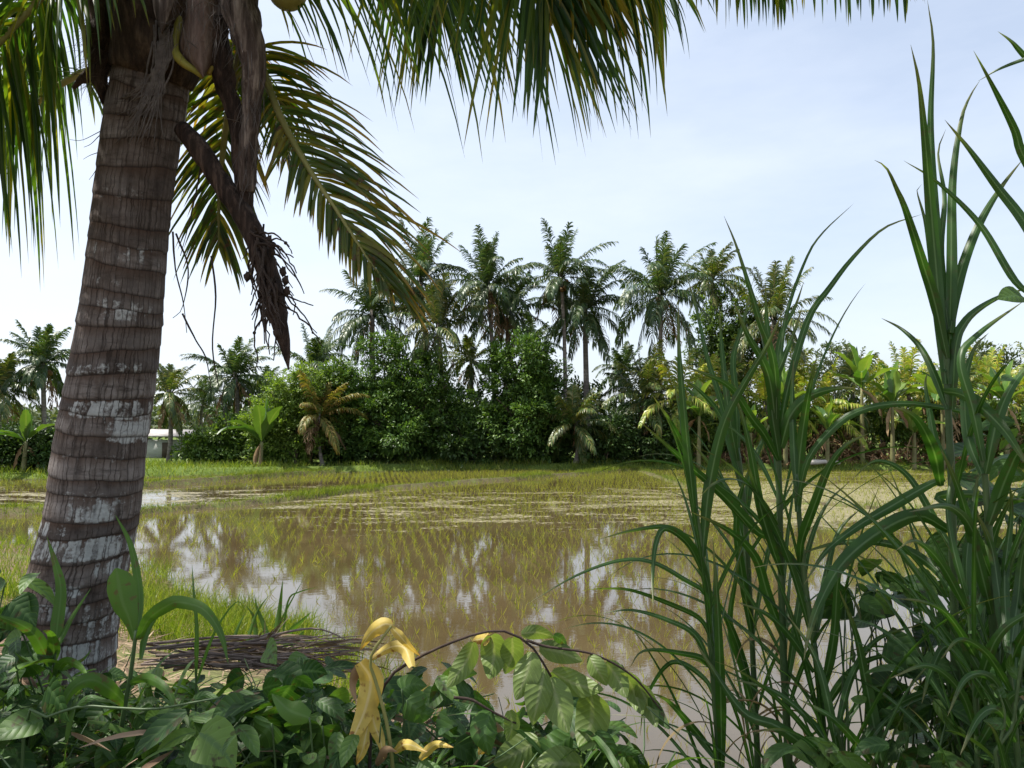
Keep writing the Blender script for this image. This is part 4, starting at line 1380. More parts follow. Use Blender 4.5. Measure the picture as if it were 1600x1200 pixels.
for pl in [[(270, 362), (274, 420), (286, 470), (292, 520)], [(275, 365), (294, 420), (285, 480), (270, 497)], [(285, 490), (305, 530), (322, 560), (330, 610)], [(330, 400), (337, 460), (332, 540), (341, 600), (356, 672)], [(318, 240), (300, 330), (282, 400)], [(345, 10), (352, 80), (330, 130), (305, 165)], [(360, 5), (345, 40), (335, 60)], [(412, 350), (409, 400), (405, 480)]]:
    mb.tube(np.array([P(a, b, PD - .05) for a, b in spline(np.array(pl, float), 18)]), np.linspace(.004, .0012, 18), 5, rough=.3)
mb.build('hanging_strands', MAT['strand'], near_palm)
mb = MB()
mb.ball(P(449, -16, PD - .05), .072, 20, (1, 1, 1.0))
mb.tube(np.array([P(380, -60, PD), P(415, -50, PD), P(449, -38, PD - .05)]), .015, 8)
mb.build('coconut', MAT['nut'], near_palm, smooth=True)


def near_frond(pix, N, leaflen, up, seed, mat='frond', droop=1.6, W=.026, r0=.022, tilt=(62, 26), lift=.15, bias=(1, 1), start=.1, keep=.97, label=None, k=6, lenjit=.2):
    g = np.random.default_rng(seed)
    pth = spline(np.array([P(a, b, d) for a, b, d in pix]), 40)
    ml, mr = MB(), MB()
    frond(ml, mr, pth, N, leaflen, W, k, .22, droop, np.array(up, float), g, r0, tilt, lift, bias, keep, start, 8, lenjit)
    o = ml.build('frond', MAT[mat], near_palm)
    if label:
        o['label'] = label
    mr.build('rachis', MAT['rachis'], o, smooth=True)


# frond across the top (hangs its leaflets into the picture)
near_frond([(335, -30, 2.75), (430, -90, 2.6), (560, -120, 2.5), (720, -130, 2.42), (860, -110, 2.4), (980, -60, 2.4), (1040, -10, 2.4)], 116, .74, (0, .25, 1), 501, droop=2.0, lenjit=.4, tilt=(66, 34), lift=-.35, W=.017, start=.08)
near_frond([(345, -90, 2.85), (470, -330, 2.9), (640, -430, 2.75), (750, -330, 2.6), (800, -190, 2.5), (830, -90, 2.45), (850, -20, 2.42), (862, 40, 2.42)], 116, .95, (0, -1, .5), 502, droop=.8, tilt=(74, 16), lift=.0, W=.018, start=.45, lenjit=.4)
near_frond([(345, -60, 2.95), (440, -280, 3.2), (540, -330, 3.3), (620, -240, 3.3), (660, -130, 3.3), (680, -40, 3.3), (690, 30, 3.3)], 104, .95, (0, -1, .5), 510, droop=.8, tilt=(74, 16), lift=.0, W=.019, start=.45, lenjit=.4)
near_frond([(340, -120, 2.9), (560, -260, 3.3), (850, -250, 3.6), (1100, -170, 3.8), (1310, -90, 3.9), (1430, -30, 3.95)], 110, .60, (0, .1, 1), 503, droop=3.4, tilt=(64, 44), lift=-.35, start=.3, W=.024)
near_frond([(340, -150, 2.9), (560, -300, 3.1), (850, -230, 3.2), (1050, -140, 3.25), (1180, -60, 3.3), (1240, -20, 3.3)], 90, .5, (0, -.1, 1), 511, droop=3.2, tilt=(64, 44), lift=-.3, start=.45, W=.022)
near_frond([(700, -330, 2.7), (820, -230, 2.6), (885, -130, 2.55), (912, -50, 2.52), (922, 0, 2.5)], 44, .55, (0, -1, .5), 512, mat='frond_yellow', droop=.9, tilt=(50, 12), W=.020, start=.45, lenjit=.3, label='yellowing hanging frond tip')
# drooping frond in the middle
near_frond([(396, 60, 2.85), (415, 120, 2.8), (442, 190, 2.75), (482, 262, 2.7), (530, 335, 2.66), (572, 400, 2.62), (598, 436, 2.6), (612, 455, 2.6)], 84, .52, (-.25, -1, .35), 504, mat='frond_old', droop=.8, tilt=(66, 18), lift=.05, bias=(.95, .40), W=.017, lenjit=.35, r0=.018, start=.03, label='drooping frond with orange-brown leaflet tips')
# frond behind the spathe
near_frond([(382, 60, 2.95), (362, 150, 3.0), (348, 240, 3.05), (342, 320, 3.1), (342, 385, 3.12)], 56, .42, (.2, -1, .1), 505, mat='frond_old', droop=.8, tilt=(58, 22), lift=.05, lenjit=.4, W=.016, start=.02)
near_frond([(330, 60, 3.1), (350, 110, 3.3), (395, 150, 3.5), (440, 205, 3.6)], 44, .5, (0, -.6, .8), 506, mat='frond_old', droop=1.4, tilt=(70, 30), W=.03, start=.02)
# left fronds
near_frond([(180, -30, 2.7), (140, -50, 2.6), (90, -30, 2.5), (40, 20, 2.45), (-20, 90, 2.4), (-80, 180, 2.35)], 96, .76, (0, .2, 1), 507, droop=1.7, lenjit=.4, tilt=(66, 34), lift=-.2, start=.05, W=.019)
near_frond([(175, 0, 2.85), (120, -30, 3.0), (60, 10, 3.1), (10, 80, 3.2), (-30, 170, 3.25)], 66, .7, (0, -.2, 1), 508, droop=1.9, tilt=(60, 30), lift=0, start=.05, W=.018, lenjit=.4)
near_frond([(170, 110, 2.95), (120, 118, 3.1), (60, 160, 3.2), (10, 230, 3.25)], 22, .5, (.1, -.5, .8), 509, droop=1.2, tilt=(60, 30), W=.026, start=.25, keep=.7)
# rest of the crown, above the frame, which shades the foreground
g = np.random.default_rng(520)
for i in range(11):
    az = i * 2.39996 + .4
    el = math.radians([62, 50, 40, 30, 22, 14][i % 6])
    pth = arc_path(CR + np.array([0, 0, .15]), az, el, g.uniform(3.0, 3.9), g.uniform(.9, 1.4), 22)
    ml, mr = MB(), MB()
    frond(ml, mr, pth, 60, .75, .042, 4, .2, 1.6, np.array([0, 0, 1.0]), g, .026, (64, 28), .12, rn=6)
    # keep it out of the open sky in front of the lens
    mid = pth[12:]
    y_rel = mid[:, 1]
    vz = (mid[:, 2] - CAMZ)
    in_view = (y_rel > .3) & (vz / np.maximum(y_rel, .3) < .72) & (np.abs(mid[:, 0]) / np.maximum(y_rel, .3) < .8)
    if in_view.any():
        pth = arc_path(CR + np.array([0, 0, .25]), az, math.radians(60), 3.0, .75, 22)
        ml, mr = MB(), MB()
        frond(ml, mr, pth, 60, .7, .042, 4, .2, 1.4, np.array([0, 0, 1.0]), g, .026, (64, 28), .12, rn=6)
    o = ml.build('frond', MAT['frond'], near_palm)
    mr.build('rachis', MAT['rachis'], o, smooth=True)

# ------------------------------------------------------------------ elephant grass at the right
def trace(mb, pix, wpx, d0, d1, g, twist=35, fold=.18, prof='cane', n=26, bow=.06, wave=.0):
    c = spline(np.array(pix, float), n)
    t = np.linspace(0, 1, n)
    dd = d0 + (d1 - d0) * t + bow * np.sin(PI * t)
    p = np.array([P(a, b, z) for (a, b), z in zip(c, dd)])
    T = nz(np.gradient(p, axis=0))
    view = nz(p - CAM)
    side = nz(np.cross(T, view))
    a0 = math.radians(g.uniform(-twist, twist))
    a1 = math.radians(g.uniform(-twist, twist))
    aa = (a0 + (a1 - a0) * t)[:, None]
    nn = np.cross(side, T)
    sd = side * np.cos(aa) + nn * np.sin(aa)
    w = wpx / F * dd / math.cos(math.radians(twist) * .6) * PROF[prof](t)
    mb.ribbon(p, w, sd, fold, wave, g)


def stalk(label, stem, r_px, d, leaves, seed, group='elephant grass stalks at the right', twist=35):
    """stem: pixel polyline from below; leaves: (pixel polyline base to tip, width px, depth change)"""
    g = np.random.default_rng(seed)
    base = P(*stem[0], d)
    base = np.array([base[0], base[1], float(H(base[0], base[1]))])
    th = thing('elephant_grass', label, 'tall grass', base, group)
    pts = np.vstack([[base + [0, 0, -.03]], [P(a, b, d) for a, b in stem]])
    k = 44
    sp_ = spline(pts, k)
    rad = np.interp(np.linspace(0, 1, k), [0, 1], [r_px * .72, r_px * .42]) / F * d
    rad = rad * (1 + .16 * (np.arange(k) % 7 == 0))
    mb = MB()
    mb.tube(sp_, rad, 10)
    mb.build('stem', MAT['cane_stem'], th, smooth=True)
    for (pl, w, dz) in leaves:
        mb = MB()
        trace(mb, pl, w * .82, d - .01, d + dz, g, twist, bow=g.uniform(-.05, .08), wave=.03)
        mb.build('leaf', MAT['cane'], th, smooth=True)
    # withered lower leaves hanging from the stem
    for i in range(3):
        j = int(g.integers(5, 24))
        az = g.uniform(0, 2 * PI)
        pa = arc_path(sp_[j], az, math.radians(g.uniform(10, 50)), g.uniform(.25, .45), g.uniform(3.5, 5.5), 20)
        mb = MB()
        mb.ribbon(pa, g.uniform(.008, .014) * PROF['cane'](np.linspace(0, 1, 20)), nz(g.normal(0, 1, (1, 3))) + np.zeros((20, 3)), .3, .08, g)
        o = mb.build('leaf', MAT['dry_blade'], th, smooth=True)
        o['label'] = 'withered brown hanging leaf'
    # the many thinner leaves standing off the lower stem
    for i in range(15):
        j = int(g.integers(8, k - 8))
        az = g.uniform(0, 2 * PI)
        pa = arc_path(sp_[j], az, math.radians(g.uniform(48, 80)), g.uniform(.4, .75), g.uniform(.8, 2.2), 20)
        T = nz(np.gradient(pa, axis=0))
        sd_ = nz(np.cross(T, np.array([0, 0, 1.0]) + .8 * g.normal(0, 1, 3)))
        mb = MB()
        mb.ribbon(pa, g.uniform(.008, .018) * PROF['cane'](np.linspace(0, 1, 20)), sd_, .18, 0, g)
        mb.build('leaf', MAT['cane'], th, smooth=True)
    return th


DA = 1.75
stalk('tall thick elephant grass stalk at the right, reaching the top of the picture',
      [(1497, 1200), (1493, 1050), (1490, 900), (1487, 760), (1482, 650), (1477, 540)], 11, DA, [
          ([(1478, 600), (1468, 480), (1456, 340), (1446, 225), (1436, 131), (1423, 70)], 24, -.1),
          ([(1480, 560), (1466, 400), (1456, 260), (1454, 180), (1458, 70), (1449, 0)], 17, .1),
          ([(1482, 600), (1486, 420), (1488, 285), (1502, 187), (1516, 150), (1531, 126)], 21, .12),
          ([(1480, 560), (1460, 470), (1442, 412), (1416, 330), (1402, 297), (1385, 262), (1366, 250)], 20, -.2),
          ([(1485, 520), (1496, 442), (1525, 360), (1562, 296), (1598, 249)], 20, .15),
          ([(1478, 580), (1460, 440), (1447, 350), (1433, 298), (1440, 288)], 15, .18),
          ([(1488, 640), (1494, 540), (1508, 505), (1532, 482), (1568, 462), (1610, 450)], 22, .1),
          ([(1484, 530), (1470, 400), (1476, 310), (1466, 240), (1478, 202)], 13, .25),
          ([(1470, 760), (1462, 715), (1448, 680), (1432, 655), (1412, 641), (1394, 638)], 24, -.25),
          ([(1474, 612), (1500, 616), (1530, 634), (1570, 674), (1610, 735)], 26, -.3),
          ([(1476, 748), (1450, 758), (1394, 790), (1340, 822), (1290, 862), (1255, 915)], 20, -.1),
          ([(1480, 640), (1462, 590), (1440, 545), (1410, 515), (1377, 497)], 14, .2),
          ([(1484, 830), (1434, 806), (1372, 833), (1316, 881), (1281, 942), (1263, 995), (1256, 1032)], 31, -.3),
          ([(1486, 790), (1466, 776), (1520, 772), (1610, 782)], 17, .05),
          ([(1480, 720), (1462, 690), (1452, 640), (1446, 600), (1450, 580)], 14, .1),
          ([(1490, 860), (1470, 830), (1420, 745), (1370, 720), (1330, 750)], 14, .15),
          ([(1492, 930), (1450, 880), (1390, 850), (1310, 848), (1240, 868)], 17, .25),
      ], 601)
stalk('second elephant grass stalk just right of the tall one, bent at the picture edge',
      [(1560, 1200), (1556, 1050), (1548, 900), (1542, 780), (1535, 700)], 11, 1.62, [
          ([(1536, 720), (1520, 640), (1500, 560), (1530, 520), (1600, 470)], 20, .1),
          ([(1540, 740), (1560, 650), (1590, 590), (1640, 540)], 22, .1),
          ([(1534, 740), (1512, 680), (1508, 600), (1522, 545), (1545, 520)], 18, .1),
          ([(1545, 820), (1575, 740), (1600, 700), (1660, 690)], 26, -.15),
          ([(1548, 900), (1520, 830), (1498, 800), (1470, 790), (1420, 800)], 20, -.2),
          ([(1550, 960), (1530, 880), (1500, 770), (1470, 700)], 22, -.1),
          ([(1556, 1090), (1520, 1020), (1480, 960), (1440, 940), (1400, 935)], 15, -.2),
          ([(1556, 1100), (1590, 1010), (1620, 960)], 26, -.2),
          ([(1640, 470), (1590, 444), (1532, 352), (1465, 285), (1412, 251)], 13, .15),
          ([(1660, 440), (1600, 345), (1562, 296), (1514, 232), (1476, 187)], 20, .1),
          ([(1660, 340), (1600, 245), (1585, 202), (1551, 135), (1521, 79)], 17, -.1),
          ([(1660, 150), (1600, 86), (1580, 64), (1559, 49)], 14, .05),
          ([(1650, 75), (1600, 92), (1560, 108), (1528, 127)], 9, .1),
      ], 602)
DB = 1.95
stalk('elephant grass stalk in the middle of the clump with long thin arching blades',
      [(1232, 1200), (1224, 1020), (1220, 880), (1217, 740), (1212, 640)], 10, DB, [
          ([(1214, 690), (1210, 570), (1187, 501), (1172, 450), (1150, 382), (1131, 337)], 15, -.1),
          ([(1216, 680), (1217, 590), (1228, 494), (1259, 405), (1285, 364), (1334, 318)], 9, .2),
          ([(1218, 700), (1228, 620), (1262, 501), (1296, 450), (1334, 401), (1382, 356), (1440, 335)], 14, .1),
          ([(1216, 720), (1195, 680), (1176, 655), (1142, 606), (1101, 584), (1066, 572)], 16, -.15),
          ([(1214, 680), (1204, 600), (1190, 560), (1169, 524), (1146, 471)], 19, -.1),
          ([(1220, 700), (1235, 650), (1262, 621), (1300, 608), (1335, 606)], 24, -.1),
          ([(1218, 640), (1206, 560), (1198, 500), (1196, 440)], 13, .1),
          ([(1220, 830), (1190, 835), (1131, 775), (1075, 726), (1037, 692), (1000, 659)], 19, -.2),
          ([(1222, 900), (1190, 800), (1176, 720), (1160, 650), (1140, 600)], 18, -.1),
          ([(1226, 1000), (1200, 930), (1180, 870), (1140, 830), (1080, 800)], 20, -.2),
          ([(1228, 1080), (1246, 960), (1262, 860), (1290, 790), (1330, 750)], 16, .1),
          ([(1214, 660), (1214, 570), (1222, 520), (1242, 480), (1256, 440)], 14, .15),
          ([(1218, 720), (1205, 620), (1224, 560), (1240, 520), (1254, 478)], 18, -.05),
      ], 603)
stalk('elephant grass stalk with a broad straight blade, left in the clump',
      [(1124, 1200), (1114, 1050), (1104, 930), (1095, 850), (1086, 790)], 9, 1.85, [
          ([(1088, 820), (1081, 760), (1071, 662), (1062, 550), (1060, 472)], 20, -.05),
          ([(1098, 870), (1101, 830), (1109, 756), (1131, 662), (1165, 595), (1199, 539), (1226, 478)], 22, -.15),
          ([(1088, 800), (1078, 730), (1067, 700), (1049, 662), (1019, 617)], 15, -.1),
          ([(1110, 960), (1104, 905), (1080, 850), (1044, 824), (987, 829), (935, 843)], 13, -.15),
          ([(1112, 990), (1104, 930), (1070, 905), (1020, 878), (970, 875), (900, 899), (820, 946)], 10, -.25),
          ([(1114, 1010), (1096, 970), (1053, 947), (987, 923), (940, 920), (913, 922)], 11, -.2),
          ([(1116, 1060), (1088, 995), (1044, 969), (987, 953), (935, 959)], 11, .1),
          ([(1100, 900), (1075, 850), (1040, 826), (1025, 850), (1020, 900), (1021, 952)], 13, -.25),
          ([(1128, 1200), (1126, 1080), (1122, 960), (1114, 838)], 20, -.1),
          ([(1122, 1190), (1088, 1144), (1044, 1096), (1014, 1082)], 16, -.15),
          ([(1126, 1120), (1110, 1040), (1060, 1020), (1005, 1017), (983, 1045)], 13, -.15),
          ([(1120, 1100), (1100, 1060), (1050, 1035), (1010, 1090), (1000, 1150)], 10, .1),
          ([(1084, 800), (1076, 740), (1068, 680), (1052, 590)], 11, .2),
      ], 604)
stalk('slim elephant grass stalk behind the middle of the clump',
      [(1184, 1200), (1176, 1020), (1169, 880), (1160, 760), (1152, 700)], 8, 2.2, [
          ([(1152, 720), (1138, 640), (1128, 550), (1124, 482)], 15, .1),
          ([(1154, 720), (1150, 620), (1146, 560), (1160, 510), (1176, 440)], 14, .1),
          ([(1158, 760), (1140, 690), (1120, 640), (1080, 600), (1050, 590)], 14, .1),
          ([(1164, 820), (1172, 740), (1190, 690), (1210, 650)], 16, .1),
          ([(1170, 900), (1150, 800), (1120, 740), (1080, 690)], 18, .1),
          ([(1176, 1000), (1160, 900), (1150, 820), (1160, 760), (1185, 705)], 16, -.1),
          ([(1180, 1100), (1150, 1000), (1120, 940), (1080, 900)], 16, -.1),
          ([(1156, 740), (1128, 630), (1106, 560), (1090, 490), (1072, 425)], 12, .2),
          ([(1182, 1160), (1164, 1060), (1140, 980), (1150, 900), (1160, 840)], 17, -.1),
      ], 605)
stalk('elephant grass stalk at the right of the clump with a tapering upright blade',
      [(1290, 1200), (1276, 1040), (1258, 910), (1249, 810), (1243, 740)], 9, 1.9, [
          ([(1246, 800), (1249, 719), (1262, 625), (1277, 554)], 21, -.1),
          ([(1250, 880), (1253, 846), (1270, 797), (1296, 730), (1322, 696), (1360, 676)], 20, -.15),
          ([(1246, 790), (1262, 719), (1300, 670), (1337, 644), (1394, 631), (1469, 636), (1610, 668)], 15, -.1),
          ([(1244, 760), (1240, 690), (1238, 620), (1240, 560)], 15, .05),
          ([(1262, 940), (1240, 880), (1210, 840), (1180, 760), (1160, 700)], 18, -.1),
          ([(1270, 1010), (1290, 900), (1310, 830), (1350, 790)], 16, .1),
          ([(1280, 1100), (1302, 1000), (1310, 900), (1330, 830)], 18, -.1),
          ([(1272, 1050), (1240, 1000), (1200, 960), (1150, 940)], 16, -.1),
          ([(1282, 1120), (1320, 1060), (1360, 1030), (1420, 1020)], 15, .1),
      ], 606)
stalk('short elephant grass shoot at the bottom of the clump with a broad leaning blade',
      [(1330, 1260), (1320, 1200), (1306, 1130)], 8, 1.7, [
          ([(1388, 1230), (1372, 1166), (1355, 1078), (1337, 991), (1311, 921)], 25, .05),
          ([(1310, 1230), (1272, 1179), (1215, 1135), (1162, 1113), (1110, 1040), (1085, 1000)], 22, .1),
          ([(1370, 1205), (1359, 1187), (1324, 1144), (1294, 1117), (1246, 1091)], 17, -.05),
          ([(1310, 1180), (1290, 1080), (1270, 1020), (1230, 960)], 17, .1),
          ([(1306, 1150), (1330, 1060), (1370, 1000), (1440, 975)], 14, .1),
          ([(1312, 1190), (1270, 1130), (1210, 1080), (1140, 1060)], 14, .1),
          ([(1320, 1200), (1380, 1120), (1450, 1080), (1540, 1070)], 16, .1),
      ], 607)

stalk('elephant grass stalk at the right picture edge, over the dark leafy bush',
      [(1528, 1230), (1526, 1130), (1520, 1020), (1512, 930)], 8, 1.55, [
          ([(1514, 960), (1470, 880), (1430, 845), (1400, 860)], 17, -.1),
          ([(1516, 990), (1540, 900), (1556, 830), (1590, 760)], 20, .05),
          ([(1522, 1060), (1480, 1010), (1455, 1050), (1440, 1100)], 16, -.1),
          ([(1524, 1090), (1556, 1000), (1600, 962), (1650, 950)], 19, -.1),
          ([(1514, 960), (1510, 880), (1520, 800), (1530, 730)], 18, .1),
          ([(1526, 1150), (1500, 1080), (1450, 1040), (1390, 1060)], 16, -.1),
          ([(1526, 1170), (1570, 1100), (1600, 1080), (1660, 1080)], 19, -.1),
          ([(1512, 940), (1490, 860), (1480, 790), (1490, 720)], 14, .1),
      ], 608)
stalk('shorter elephant grass stalk in the lower right corner',
      [(1592, 1230), (1588, 1160), (1580, 1080), (1574, 1000)], 8, 1.5, [
          ([(1575, 1020), (1560, 920), (1548, 850), (1520, 790)], 20, .1),
          ([(1576, 1040), (1590, 940), (1600, 860), (1630, 800)], 20, .05),
          ([(1580, 1080), (1540, 1020), (1500, 1000), (1470, 1030)], 16, -.1),
          ([(1584, 1120), (1550, 1060), (1510, 1060), (1480, 1120)], 16, -.1),
          ([(1574, 1010), (1570, 900), (1580, 800), (1575, 740)], 16, .1),
          ([(1588, 1160), (1560, 1110), (1530, 1120), (1500, 1180)], 17, -.1),
      ], 609)

# ------------------------------------------------------------------ leafy vines and bushes in front
def leaf_cloud(mb, p, g, size, upw=1.0, facing=(0, -.6, .5)):
    n = len(p)
    a = g.uniform(0, 2 * PI, n)
    d = np.stack([np.cos(a), np.sin(a) * .8 - .2, g.uniform(-.7, .25, n)], -1)
    nr = nz(np.array(facing) + g.normal(0, .5, (n, 3)))
    size = np.broadcast_to(size, (n,))
    wd = size * g.uniform(.7, .95, n)
    dr = g.uniform(.2, .9, n)
    h = g.random(n) < .6
    mb.blades(p[h], d[h], nr[h], size[h], wd[h], dr[h], 8, .09, 'heart')
    h = ~h
    mb.blades(p[h], d[h], nr[h], size[h] * 1.15, wd[h] * .55, dr[h] * 1.5, 8, .14, 'ovate')


def vine_plant(label, blobs, n, size, seed, name='leafy_vine', mat='vine', group=None, cat='vine'):
    """blobs: (px, py, depth, rx px, ry px, rdepth)"""
    g = np.random.default_rng(seed)
    c = np.mean([P(b[0], b[1], b[2]) for b in blobs], axis=0)
    z0 = float(H(c[0], c[1]))
    th = thing(name, label, cat, (c[0], c[1], z0), group)
    ml, ms = MB(), MB()
    wts = np.array([b[3] * b[4] for b in blobs], float)
    bi = g.choice(len(blobs), n, p=wts / wts.sum())
    pts = []
    for i in bi:
        b = blobs[i]
        u = g.normal(0, .5, 3)
        pts.append(P(b[0] + u[0] * b[3], b[1] + u[1] * b[4], max(1.15, b[2] + u[2] * b[5])))
    pts = np.array(pts)
    gz = H(pts[:, 0], pts[:, 1])
    pts[:, 2] = np.maximum(pts[:, 2], gz + .03)
    leaf_cloud(ml, pts, g, size * g.uniform(.32, 1.15, n))
    ml.build('foliage', MAT[mat], th, smooth=True)
    for i in range(0, n, 4):
        e = pts[i]
        bx = c[0] * .5 + e[0] * .5 + g.normal(0, .1)
        by_ = c[1] * .5 + e[1] * .5 + g.normal(0, .05)
        s = np.array([bx, by_, float(H(bx, by_)) - .02])
        mid = (s + e) / 2 + g.normal(0, .05, 3)
        ms.tube(spline(np.array([s, mid, e]), 8), np.linspace(.004, .0018, 8), 5)
    ms.build('stem', MAT['cane_stem'], th, smooth=True)
    return th


vine_plant('dark leafy bush filling the lower right corner of the picture', [(1570, 1010, 2.0, 120, 240, .2), (1575, 800, 2.1, 85, 140, .2), (1510, 1130, 1.85, 110, 120, .2), (1590, 1130, 1.75, 90, 140, .2)], 520, .09, 701, 'leafy_bush', cat='bush')
vine_plant('broad-leaved vine between the clump and the tall stalk, over the water', [(1385, 900, 2.0, 70, 30, .1), (1350, 950, 2.0, 50, 50, .1), (1400, 1010, 2.0, 70, 70, .12), (1440, 1080, 1.95, 70, 110, .15), (1430, 940, 2.05, 40, 60, .1)], 62, .10, 702)
vine_plant('vine with yellow-green leaves high at the right picture edge', [(1600, 470, 1.7, 14, 60, .05), (1600, 690, 1.7, 40, 50, .08)], 12, .075, 703)
vine_plant('low leafy vine at the bottom right under the grass clump', [(1330, 1190, 1.6, 130, 40, .1), (1470, 1180, 1.6, 90, 60, .1)], 60, .085, 704)

# undergrowth in front of the trunk and to the left: one mass nobody could count
g = np.random.default_rng(720)
ml = MB()
n = 2600
x = g.uniform(-1.75, .55, n)
y = g.uniform(1.25, 2.75, n)
pxl = 800 + F * x / y
hm = np.interp(pxl, [-100, 100, 300, 480, 620, 760, 900, 960], [.42, .29, .25, .32, .32, .28, .25, .1]) * (.65 + .6 * vnoise(x * 3, y * 3, 9))
z = H(x, y) + .02 + hm * g.random(n) ** .55 * np.interp(y, [1.25, 1.7, 2.2, 2.75], [.75, 1.0, 1.0, .8])
k = (np.hypot(x + 1.66, y - 2.75) > .3) & (z < CAMZ - .30 * y)
p = np.column_stack([x, y, z])[k]
leaf_cloud(ml, p, g, np.where(g.random(len(p)) < .7, g.uniform(.028, .06, len(p)), g.uniform(.055, .09, len(p))), facing=(-.1, -.35, .8))
tag(ml.build('undergrowth', MAT['vine'], smooth=True), 'tangled low leafy creepers covering the bank at the bottom left', 'undergrowth', kind='stuff')
ml = MB()
n = 1500
x = g.uniform(-1.7, .3, n)
y = g.uniform(1.4, 2.9, n)
a = g.uniform(0, 2 * PI, n)
ml.blades(np.column_stack([x, y, H(x, y) + g.uniform(0, .22, n)]), np.stack([np.cos(a), np.sin(a), g.uniform(.4, 1.4, n)], -1), np.stack([np.cos(a + .3), np.sin(a + .3), .9 + 0 * a], -1), g.uniform(.12, .36, n), g.uniform(.006, .022, n), g.uniform(1.0, 2.6, n), 9, .12, 'cane')
tag(ml.build('undergrowth_grass', MAT['weed'], smooth=True), 'narrow grass blades mixed through the low creepers', 'undergrowth', kind='stuff')
ml = MB()
n = 700
x = g.uniform(-1.7, .5, n)
y = g.uniform(1.4, 3.2, n)
a = g.uniform(0, 2 * PI, n)
k = y < y_edge(x) - .2
ml.blades(np.column_stack([x, y, H(x, y) + g.uniform(.01, .3, n) * (g.random(n) < .5)])[k], np.stack([np.cos(a), np.sin(a), g.normal(0, .4, n)], -1)[k], g.normal(0, 1, (n, 3))[k], g.uniform(.06, .2, n)[k], g.uniform(.006, .03, n)[k], .5, 5, .2, 'ovate')
tag(ml.build('dry_leaves', MAT['straw'], smooth=True), 'dry brown leaves and stalks caught in the undergrowth', 'dry leaves', kind='stuff')
mb = MB()
for i in range(120):
    x0, y0 = g.uniform(-1.6, .4), g.uniform(1.35, 2.6)
    pts = [np.array([x0, y0, float(H(x0, y0))])]
    for j in range(3):
        pts.append(pts[-1] + np.array([g.normal(0, .14), g.normal(0, .1), g.uniform(.02, .16)]))
    mb.tube(spline(np.array(pts), 12), np.linspace(.0035, .0015, 12), 5)
tag(mb.build('undergrowth_stems', MAT['cane_stem'], smooth=True), 'thin green stems threading the low undergrowth', 'undergrowth', kind='stuff')


def traced_plant(name, label, cat, base_px, d, stems, leaves, mat, seed, prof='cane', twist=30, stem_mat='cane_stem', fold=.15, leafname='leaf', wave=0, group=None):
    g = np.random.default_rng(seed)
    b = P(*base_px, d)
    b = np.array([b[0], b[1], float(H(b[0], b[1]))])
    th = thing(name, label, cat, b, group)
    if stems:
        mb = MB()
        for i, (pl, r) in enumerate(stems):
            pts = np.array([P(a, c, d) for a, c in pl])
            if i == 0:
                pts = np.vstack([[b - [0, 0, .02]], pts])
            s = spline(pts, 24)
            mb.tube(s, np.linspace(r, r * .55, 24) / F * d, 8)
        mb.build('stem', MAT[stem_mat], th, smooth=True)
    for lf in leaves:
        pl, w, dz = lf[:3]
        mb = MB()
        trace(mb, pl, w * (1.2 if name == 'leafy_branch' else 1), d, d + dz, g, twist, fold, lf[3] if len(lf) > 3 else prof, bow=g.uniform(-.03, .04), wave=wave)
        mb.build(leafname, MAT[lf[4] if len(lf) > 4 else mat], th, smooth=True)
    return th


traced_plant('maize_plant', 'young broad-leaved grass plant with a rounded upright leaf in front of the trunk', 'plant', (187, 1171), 1.75,
             [([(187, 1171), (194, 1110), (204, 1054), (213, 985)], 5)],
             [([(211, 1000), (201, 965), (190, 937), (181, 888)], 46, .02, 'obovate'),
              ([(214, 990), (218, 950), (216, 908), (204, 850), (180, 804)], 15, .1),
              ([(217, 1000), (232, 968), (262, 946), (280, 941), (318, 952), (345, 990), (357, 1038)], 22, -.1),
              ([(220, 1030), (226, 1000), (240, 970), (262, 950)], 10, .1),
              ([(197, 1100), (170, 1075), (140, 1062), (110, 1080), (88, 1130)], 26, -.12),
              ([(190, 1178), (222, 1174), (250, 1180), (298, 1202)], 26, -.1),
              ([(200, 1070), (230, 1060), (262, 1080), (280, 1120)], 16, -.1),
              ([(190, 1150), (160, 1165), (120, 1190), (96, 1215)], 16, -.1)], 'weed', 731)
traced_plant('grass_weed', 'upright two-bladed grass weed against the left of the trunk', 'plant', (84, 1060), 1.85,
             [([(84, 1060), (86, 1010)], 4)],
             [([(85, 1020), (90, 975), (95, 920), (86, 880), (73, 838)], 19, .1),
              ([(87, 1015), (112, 965), (142, 919)], 8, .1),
              ([(80, 1040), (70, 1020), (52, 990), (28, 974), (-10, 960)], 21, -.1),
              ([(82, 1040), (84, 1010), (78, 990), (66, 985)], 20, -.1),
              ([(84, 1050), (110, 1040), (130, 1030), (143, 1015)], 8, .05),
              ([(84, 1060), (100, 1035), (122, 1040), (140, 1060)], 16, -.1)], 'weed', 732)
traced_plant('grass_spike', 'thin dark grass spike rising from the undergrowth right of the trunk', 'grass', (306, 1098), 1.8,
             [([(306, 1098), (306, 1040)], 2.5)], [([(306, 1060), (307, 980), (303, 930), (300, 881)], 7, .05), ([(306, 1070), (330, 1000), (352, 960), (372, 940), (384, 955)], 5, .05)], 'weed', 733)
